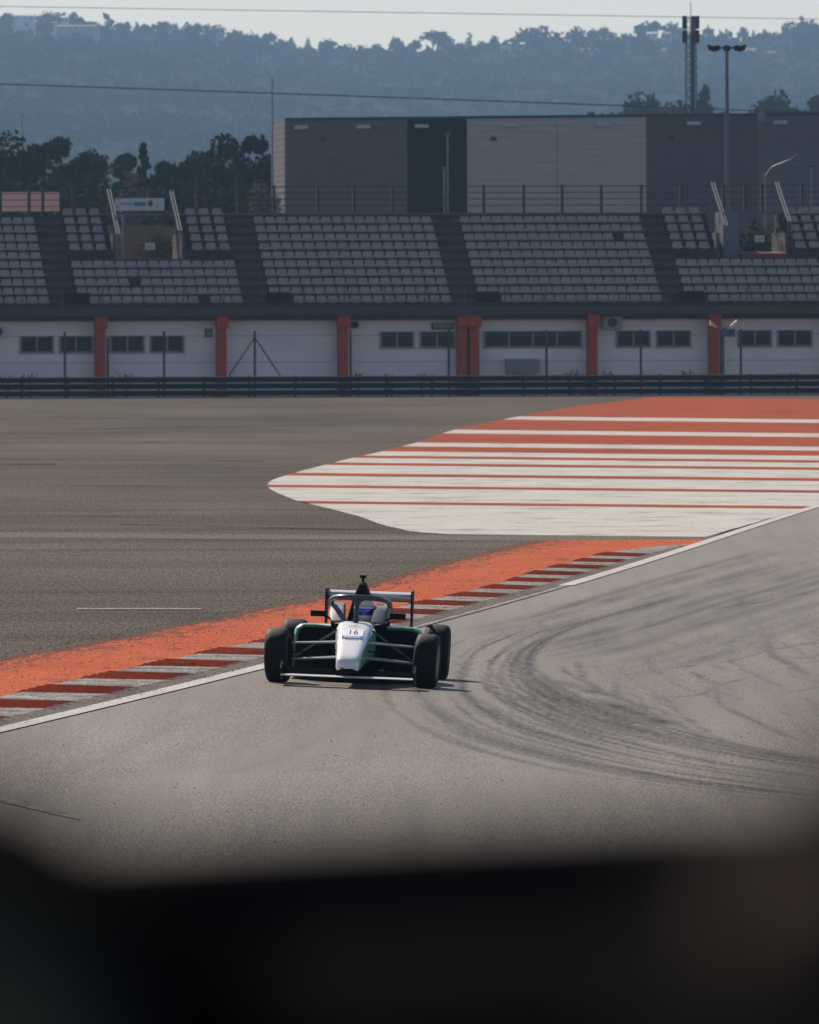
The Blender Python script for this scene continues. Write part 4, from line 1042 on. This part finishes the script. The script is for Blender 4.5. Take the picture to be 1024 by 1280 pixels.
# sidepods
for s in (-1, 1):
    mb = MB()
    def pod(y, xo, z1, z0=.09, xi=.27): 
        pts = [(xi,z0),(xo-.03,z0),(xo,z0+.04)] + [(xo-.10+.10*math.cos(a), z1-.11+.10*math.sin(a)) for a in (0,.4,.8,1.2,1.57)] + [(xi,z1)]
        return [(s*x, y, z) for x, z in pts]
    mb.loft([pod(1.06,.63,.555), pod(1.10,.655,.575), pod(1.25,.67,.58), pod(1.8,.655,.54), pod(2.3,.5,.42), pod(2.75,.34,.3)])
    po = mb.build('sidepod', [M['cgreen'], M['carbon'], M['cwhite']], car, smooth=True)
    for p in po.data.polygons:
        if p.normal.z > .75 and p.center.z > .3 and p.center.y < 1.8: p.material_index = 2 if p.center.y < 1.12 else 0
        if p.center.z < .36 and p.center.y < 2.5: p.material_index = 1
        if len(p.vertices) > 4: p.material_index = 1
    # inlet lip
    mb = MB(); mb.tube([(s*.29,1.05,.548),(s*.45,1.045,.553),(s*.56,1.045,.55),(s*.612,1.05,.52),(s*.632,1.055,.45),(s*.632,1.06,.36)], [.014,.016,.018,.02,.018,.01], 8)
    mb.build('inlet_lip', M['cgreen'], po, smooth=True)
    mb = MB(); mb.box(min(s*.3,s*.6), max(s*.3,s*.6), 1.052, 1.058, .14, .50); mb.build('inlet', M['black'], po)
    # bargeboard
    mb = MB(); mb.add([(s*.40,.42,.10),(s*.62,.95,.08),(s*.62,.95,.30),(s*.40,.42,.27),(s*.41,.42,.10),(s*.63,.95,.08),(s*.63,.95,.30),(s*.41,.42,.27)], [(0,1,2,3),(7,6,5,4),(0,4,5,1),(1,5,6,2),(2,6,7,3),(3,7,4,0)])
    mb.build('bargeboard', M['matt'], car)
    # mirrors
    mi = MB(); mi.loft([[(s*(.40+dx), .80+dy, .685+z) for dx, z in ((-.075,-.028),(.085,-.028),(.085,.03),(-.075,.03))] for dy in (0, .03, .07)]); mo = mi.build('mirror', M['carbon'], car)
    st_ = MB(); st_.tube([(s*.25,.86,.62),(s*.34,.86,.665)], .012, 6); st_.build('stalk', M['carbon'], mo)
mb = MB(); mb.add([(-.3,.55,.035),(.3,.55,.035),(.7,1.1,.035),(.7,2.35,.035),(.45,3.0,.05),(-.45,3.0,.05),(-.7,2.35,.035),(-.7,1.1,.035)]+[(-.3,.55,.06),(.3,.55,.06),(.7,1.1,.06),(.7,2.35,.06),(.45,3.0,.09),(-.45,3.0,.09),(-.7,2.35,.06),(-.7,1.1,.06)],
       [(7,6,5,4,3,2,1,0),(8,9,10,11,12,13,14,15)]+[(i,(i+1)%8,(i+1)%8+8,i+8) for i in range(8)])
mb.build('floor', M['carbon'], car)
mb = MB(); mb.box(-.14,.14,2.4,3.1,.1,.38); mb.build('gearbox', M['carbon'], car)
# halo
hp = []
for i in range(33):
    a = math.pi*(i/32); x = .298*math.copysign(abs(math.cos(a))**.62, math.cos(a)); y = 1.30-.72*abs(math.sin(a))**.85; 
    z = .745+.125*abs(math.sin(a))**.38
    hp.append((x, y, z))
hp = [(.295,1.5,.70),(.30,1.42,.725)]+hp[1:-1]+[(-.30,1.42,.725),(-.295,1.5,.70)]
mb = MB(); mb.tube(hp, .029, 10); mb.tube([(0,.585,.862),(0,.53,.80),(0,.45,.70),(0,.40,.615)], [.036,.026,.022,.03], 10)
for s in (-1,1): mb.tube([(s*.09,.60,.868),(s*.03,.575,.85),(0,.54,.79)], [.02,.028,.02], 8)
mb.build('halo', M['halo'], car, smooth=True)
# front wing
def wing(mb, y0, y1, z0, z1, span, th=.016, xs_=None):
    rows = []
    for f, t_ in ((0,.3),(.12,.9),(.4,1),(.75,.6),(1,.1)): rows.append((y0+(y1-y0)*f, z0+(z1-z0)*f, th*t_))
    top = [(y, z+t_) for y, z, t_ in rows]; bot = [(y, z-t_) for y, z, t_ in rows][::-1]; pr = top+bot
    a, b = xs_ or (-span, span); mb.loft([[(x, y, z) for y, z in pr] for x in (a, b)])
mb = MB(); wing(mb, -1.06, -.80, .105, .112, .665, .010); wo = mb.build('front_wing', M['lightgrey'], car, smooth=True)
for s in (-1,1):
    mb = MB(); xa_, xb_ = sorted((s*.16, s*.655)); wing(mb, -.81, -.66, .125, .172, 0, .008, (xa_, xb_)); mb.build('flap', M['matt'], wo, smooth=True)
    mb = MB(); xa_, xb_ = sorted((s*.665, s*.68)); mb.loft([[(x,-1.08,.05),(x,-.6,.045),(x,-.58,.20),(x,-.72,.235),(x,-1.0,.17)] for x in (xa_, xb_)]); mb.build('end_plate', M['carbon'], wo)
    mb = MB(); xa_, xb_ = sorted((s*.095, s*.11)); mb.loft([[(x,-.98,.112),(x,-.82,.118),(x,-.78,.20),(x,-.9,.20)] for x in (xa_, xb_)]); mb.build('pylon', M['carbon'], wo)
# rear wing
mb = MB(); wing(mb, 3.0, 3.22, .785, .815, .435, .012); mb2 = mb
rw = mb.build('rear_wing', M['carbon'], car, smooth=True)
mb = MB(); wing(mb, 3.2, 3.32, .825, .872, .435, .008); mb.build('flap', M['lightgrey'], rw, smooth=True)
mb = MB(); wing(mb, 3.19, 3.20, .822, .852, .425, .004); mb.build('gurney', M['lightgrey'], rw)
mb = MB(); wing(mb, 3.05, 3.2, .46, .475, .435, .01); mb.build('beam_wing', M['carbon'], rw, smooth=True)
for s in (-1,1):
    mb = MB(); xa_, xb_ = sorted((s*.437, s*.452)); mb.loft([[(x,2.93,.76),(x,3.05,.44),(x,3.3,.44),(x,3.42,.75),(x,3.42,.892),(x,2.93,.892)] for x in (xa_, xb_)]); mb.build('end_plate', M['carbon'], rw)
mb = MB(); mb.box(-.02,.02,3.0,3.12,.3,.79); mb.build('pylon', M['carbon'], rw)
mb = MB()
for i, x in enumerate((.08,.12,.16,.20,.25,.29)): mb.box(x, x+.025, 3.183, 3.187, .832, .850)
mb.build('lettering', M['decalwhite'], rw)
# wheels
def tyre(rad, wid, rim):
    pr = [(rim,-wid/2+.02),(rim+.03,-wid/2+.004),(rad-.06,-wid/2),(rad-.025,-wid/2+.012),(rad-.008,-wid/2+.03),(rad,-wid/2+.06),(rad+.001,0),(rad,wid/2-.06),(rad-.008,wid/2-.03),(rad-.025,wid/2-.012),(rad-.06,wid/2),(rim+.03,wid/2-.004),(rim,wid/2-.02)]
    mb = MB(); N = 48; rings = []
    for i in range(N+1):
        a = 2*math.pi*i/N; rings.append([(x, r_*math.cos(a), r_*math.sin(a)) for r_, x in pr])
    mb.loft(rings, cap=False, closed=False); return mb
def rimm(rim, wid):
    mb = MB(); N = 32
    for sx in (-1, 1):
        rings = []
        for r_, x in ((rim+.002, .5),(rim-.015,.5),(rim-.03,.38),(.06,.30),(.05,.40),(.03,.42)):
            rings.append([(sx*x*wid*.92, r_*math.cos(2*math.pi*i/N), r_*math.sin(2*math.pi*i/N)) for i in range(N)])
        mb.loft(rings)
    for i in range(10):
        a = 2*math.pi*i/10
        for sx in (-1,1): mb.tube([(sx*wid*.30, .07*math.cos(a), .07*math.sin(a)), (sx*wid*.42, (rim-.02)*math.cos(a), (rim-.02)*math.sin(a))], .012, 5)
    return mb
def wheel(x, y, rad, wid, steer, camber):
    wo = rimm(.172, wid).build('wheel', M['rim'], car, smooth=True); wo.location = (x, y, rad-.004); wo.rotation_euler = (0, camber, steer)
    to = tyre(rad, wid, .17).build('tyre', M['tyre'], wo, smooth=True); return wo
for s in (-1,1):
    wheel(s*.755, 0, .275, .24, R(-3.5), R(2.2)*s); wheel(s*.735, 2.75, .287, .265, 0, R(1.2)*s)
# suspension
for s in (-1,1):
    for (yi, zi, zo) in ((-.14,.43,.40),(.24,.43,.40)):
        mb = MB(); mb.tube([(s*.15, yi, zi), (s*.645, .02, zo)], .0115, 7); mb.build('wishbone', M['arm'], car, smooth=True)
    for (yi, zi, zo) in ((-.18,.275,.235),(.26,.275,.235)):
        mb = MB(); mb.tube([(s*.145, yi, zi), (s*.65, .0, zo)], .0115, 7); mb.build('wishbone', M['arm'], car, smooth=True)
    mb = MB(); mb.tube([(s*.18, .20, .545), (s*.60, .03, .26)], .012, 7); mb.build('push_rod', M['halo'], car, smooth=True)
    mb = MB(); mb.tube([(s*.15, -.2, .35), (s*.64, -.12, .31)], .009, 6); mb.build('track_rod', M['carbon'], car, smooth=True)
    mb = MB(); mb.box(min(s*.62,s*.66), max(s*.62,s*.66), -.06, .06, .17, .44); mb.build('upright', M['carbon'], car)
    for z_ in (.2, .42):
        mb = MB(); mb.tube([(s*.12, 2.4, z_), (s*.62, 2.75, z_)], .012, 6); mb.tube([(s*.12, 3.0, z_), (s*.62, 2.76, z_)], .012, 6); mb.build('rear_wishbone', M['carbon'], car)
# number and decals on the nose
def nose_plane(yc):
    a, b = lerp_nose(yc-.1), lerp_nose(yc+.1); sl_ = (b[3]-a[3])/.2; c_ = lerp_nose(yc)
    return c_[3], math.atan(sl_)
def text(name, s_, size, yc, xc, m, sy=1., lift=.004):
    cu = bpy.data.curves.new(name, 'FONT'); cu.body = s_; cu.size = size; cu.align_x = 'CENTER'; cu.align_y = 'CENTER'; cu.extrude = .0004
    ob = bpy.data.objects.new(name, cu); COL.objects.link(ob); dg = bpy.context.evaluated_depsgraph_get(); dg.update()
    me = bpy.data.meshes.new_from_object(ob.evaluated_get(dg)); bpy.data.objects.remove(ob); me.materials.clear(); me.materials.append(m)
    z, tl = nose_plane(yc)
    o = bpy.data.objects.new(name, me); COL.objects.link(o); o.parent = nb; o.location = (xc, yc, z+lift); o.rotation_euler = (tl, 0, 0); o.scale = (1, sy, 1); return o
def plate(name, yc, ly, hw, m, lift, xc=0.):
    z, tl = nose_plane(yc); mb = MB(); mb.box(-hw, hw, -ly/2, ly/2, 0, .0012); o = mb.build(name, m, nb); o.location = (xc, yc, z+lift); o.rotation_euler = (tl, 0, 0); return o
plate('number_panel', -.12, .34, .105, M['decalwhite'], .001)
text('number', '16', .115, -.07, 0., M['numblack'], 2.1, .0035)
plate('sponsor_band', -.25, .10, .105, M['navyblue'], .003)
mb = MB()
for i in range(9): mb.box(-.085+i*.019, -.073+i*.019, -.022, .018 if i % 3 else .026, 0, .001)
o = mb.build('sponsor_lettering', M['decalwhite'], nb); z_, tl_ = nose_plane(-.25); o.location = (0, -.25, z_+.0052); o.rotation_euler = (tl_, 0, 0)
mb = MB()
for i in range(8): mb.box(-.06+i*.016, -.05+i*.016, -.012, .012, 0, .001)
o = mb.build('small_lettering', M['halo'], nb); z_, tl_ = nose_plane(-.34); o.location = (0, -.34, z_+.003); o.rotation_euler = (tl_, 0, 0)
mb = MB()
for i in range(8): mb.box(-.06+i*.016, -.05+i*.016, -.015, .015, 0, .001)
o = mb.build('small_lettering', M['lightgrey'], nb); z_, tl_ = nose_plane(.2); o.location = (0, .2, z_+.003); o.rotation_euler = (tl_, 0, 0)

# steering wheel and driver
mb = MB(); mb.tube([(.13*math.cos(a)*1.0, .68, .52+.075*math.sin(a)) for a in np.linspace(0, 2*math.pi, 17)], .013, 7); mb.box(-.09,.09,.67,.69,.48,.56); mb.build('steering_wheel', M['carbon'], car)
M['suit'] = mat('dark race suit', (.02,.02,.03), .8, var=.2, vscale=(8,8,8))
def driver():
    V = []; E = []; Rr = []
    def v(p, r, par=None):
        V.append(p); Rr.append(r); i = len(V)-1
        if par is not None: E.append((par, i))
        return i
    pel = v((0,1.32,.22), .13); ch = v((.02,1.24,.42), .135, pel); nk = v((.04,1.18,.56), .055, ch); hd = v((.05,1.12,.66), .08, nk); v((.05,1.11,.74), .07, hd)
    for s in (-1,1):
        hip = v((s*.09,1.24,.2), .085, pel); kn = v((s*.10,.80,.36), .065, hip); an = v((s*.09,.35,.28), .045, kn); v((s*.09,.27,.36), .035, an)
        sh = v((s*.17+.02,1.22,.52), .06, ch); el2 = v((s*.20,1.0,.44), .045, sh); wr = v((s*.14,.76,.51), .03, el2)
        pm = v((s*.132,.71,.52), .028, wr)
        for q, (dz, l_) in enumerate(((.03,.05),(.01,.058),(-.01,.055),(-.03,.045))):
            k1 = v((s*.135,.68,.52+dz), .0095, pm); k2 = v((s*.115,.655,.52+dz), .009, k1); v((s*(.115-.02),.672,.52+dz), .008, k2)
        th = v((s*.11,.71,.55), .011, pm); v((s*.10,.69,.565), .009, th)
    me = bpy.data.meshes.new('person'); me.from_pydata(V, E, [])
    o = bpy.data.objects.new('person', me); COL.objects.link(o)
    sk = o.modifiers.new('skin', 'SKIN'); 
    for i, r_ in enumerate(Rr): me.skin_vertices[0].data[i].radius = (r_, r_)
    me.skin_vertices[0].data[0].use_root = True
    sb = o.modifiers.new('sub', 'SUBSURF'); sb.levels = 1; sb.render_levels = 1
    dg = bpy.context.evaluated_depsgraph_get(); dg.update()
    m2 = bpy.data.meshes.new_from_object(o.evaluated_get(dg)); o.modifiers.clear(); o.data = m2; m2.materials.clear(); m2.materials.append(M['suit']); shade(m2, 60)
    tag(o, 'racing driver in a white helmet with a blue visor, seated in the cockpit', 'person')
    o.matrix_world = Matrix.Translation(car.location) @ car.rotation_euler.to_matrix().to_4x4()
    # helmet
    mb = MB(); rings = []
    hc = (.055,1.10,.715)
    N = 24
    for i in range(1, 16):
        th_ = math.pi*i/16; rz_ = math.cos(th_)*.145; rr_ = math.sin(th_)**.8
        rings.append([(hc[0]+.118*rr_*math.cos(2*math.pi*j/N), hc[1]+.145*rr_*math.sin(2*math.pi*j/N)-(.02 if th_ > 1.9 else 0), hc[2]+rz_) for j in range(N)])
    mb.loft(rings); h = mb.build('helmet', M['cwhite'], o, smooth=True)
    mb = MB(); rings = []
    for z_ in (-.045,-.02,.01,.035):
        rr_ = math.sqrt(max(0, 1-(z_/.145)**2))
        rings.append([(hc[0]+.122*rr_*math.cos(a), hc[1]+.150*rr_*math.sin(a), hc[2]+z_) for a in np.linspace(math.pi*1.08, math.pi*1.92, 14)])
    mb.loft(rings, closed=False); mb.build('visor', mat('blue mirrored visor', (.07,.07,.45), .15, .6), h, smooth=True)
    mb = MB(); 
    mb.loft([[(hc[0]+.1195*rr*math.cos(2*math.pi*j/N), hc[1]+.147*rr*math.sin(2*math.pi*j/N), hc[2]+z_) for j in range(N)] for z_, rr in ((.055,.935),(.085,.825))], cap=False)
    mb.build('helmet_band', mat('yellow helmet band', (.5,.36,.05), .3), h, smooth=True)
driver()

# ------------------------------------------------------------------ tyre barrier right in front of the lens (far out of focus)
M['oldtyre'] = mat('old tyre rubber', (.006,.006,.007), .9, col2=(.012,.011,.011), vscale=(5,5,5), spec=0.)
M['dustytyre'] = mat('dusty old tyre', (.012,.012,.012), .8, col2=(.034,.032,.022), vscale=(4,4,6), spec=0.)
def lying_tyre(rad, wid):
    pr = [(rad*.55,-wid*.42),(rad*.6,-wid*.5),(rad*.85,-wid*.5),(rad*.95,-wid*.42),(rad,-wid*.25),(rad,0),(rad,wid*.25),(rad*.95,wid*.42),(rad*.85,wid*.5),(rad*.6,wid*.5),(rad*.55,wid*.42)]
    mb = MB(); N = 40
    mb.loft([[(r_*math.cos(2*math.pi*i/N), r_*math.sin(2*math.pi*i/N), z) for r_, z in pr] for i in range(N+1)], cap=False, closed=False)
    return mb
tm = lying_tyre(.31, .2)
lvl = ['top', 'second', 'third', 'fourth', 'fifth', 'sixth', 'seventh', 'eighth']
first = None
def stain(name, col, spot, P0, rad):
    m = mat(name, col, .9, spec=0.); k = NT(m)
    g = k.t.nodes.new('ShaderNodeNewGeometry'); d = k.t.nodes.new('ShaderNodeVectorMath'); d.operation = 'DISTANCE'; d.inputs[1].default_value = P0
    k.t.links.new(g.outputs['Position'], d.inputs[0]); n = k.noise((30,30,45), 3, .6)
    q = k.math('ADD', k.math('DIVIDE', d.outputs['Value'], rad), k.math('MULTIPLY', k.math('SUBTRACT', n, .5), 1.2))
    k.link(k.ramp(k.math('MULTIPLY', q, .5), [(.2, spot), (.55, col)]), 'Base Color'); return m
spots_ = {'left': stain('tyre with a pale dusty stain', (.007,.007,.007), (.14,.14,.09), (-.036, 1.60, 3.590), .034),
          'right': stain('tyre with a brown dusty stain', (.007,.007,.007), (.07,.05,.044), (.047, 1.62, 3.610), .018)}
for (x, y, ztop, side, tilt) in ((-.323, 1.75, 3.607, 'left', 5), (.337, 1.70, 3.6155, 'right', -8), (.02, 2.26, 3.5615, 'middle', -2.5)):
    zb = float(G(x, y)); n = int((ztop-zb)/.2)
    hgt = (ztop-zb)/n
    for i in range(n):
        if first is None:
            first = tm.build('tyre', M['oldtyre'], smooth=True); o = first; old_me = o.data
        else: o = first.copy(); o.data = old_me; COL.objects.link(o)
        o.location = (x+random.uniform(-.01,.01)*(i > 0), y+random.uniform(-.01,.01)*(i > 0), ztop-hgt*(i+.5)); o.scale = (1,1,hgt/.2)
        if i == 0:
            o.rotation_euler = (0, R(tilt), 0); o.location.z += .31*math.sin(R(abs(tilt)))*.98
            if side in spots_: o.data = o.data.copy(); o.data.materials[0] = spots_[side]
        elif i == 1: o.rotation_euler = (0, R(tilt)*.5, 0); o.location.z += .31*math.sin(R(abs(tilt)*.5))*.6
        tag(o, '%s blurred black tyre in the %s stack close to the camera' % (lvl[i], side), 'tyre', 'stacked tyres before the camera')

# ------------------------------------------------------------------ haze
mb = MB(); mb.box(-2600, 2600, -70, 6900, -1.8, 235)
hzo = mb.build('haze', None) if False else None
me = bpy.data.meshes.new('haze'); me.from_pydata(mb.v, [], mb.f); hm2 = bpy.data.materials.new('haze'); hm2.use_nodes = True
t = hm2.node_tree; t.nodes.remove(t.nodes['Principled BSDF']); pv = t.nodes.new('ShaderNodeVolumePrincipled')
pv.inputs['Color'].default_value = (.37,.575,.81,1); pv.inputs['Density'].default_value = 0.000115; pv.inputs['Anisotropy'].default_value = 0.
t.links.new(pv.outputs[0], t.nodes['Material Output'].inputs['Volume']); me.materials.append(hm2)
ho = bpy.data.objects.new('haze', me); COL.objects.link(ho); ho['kind'] = 'stuff'
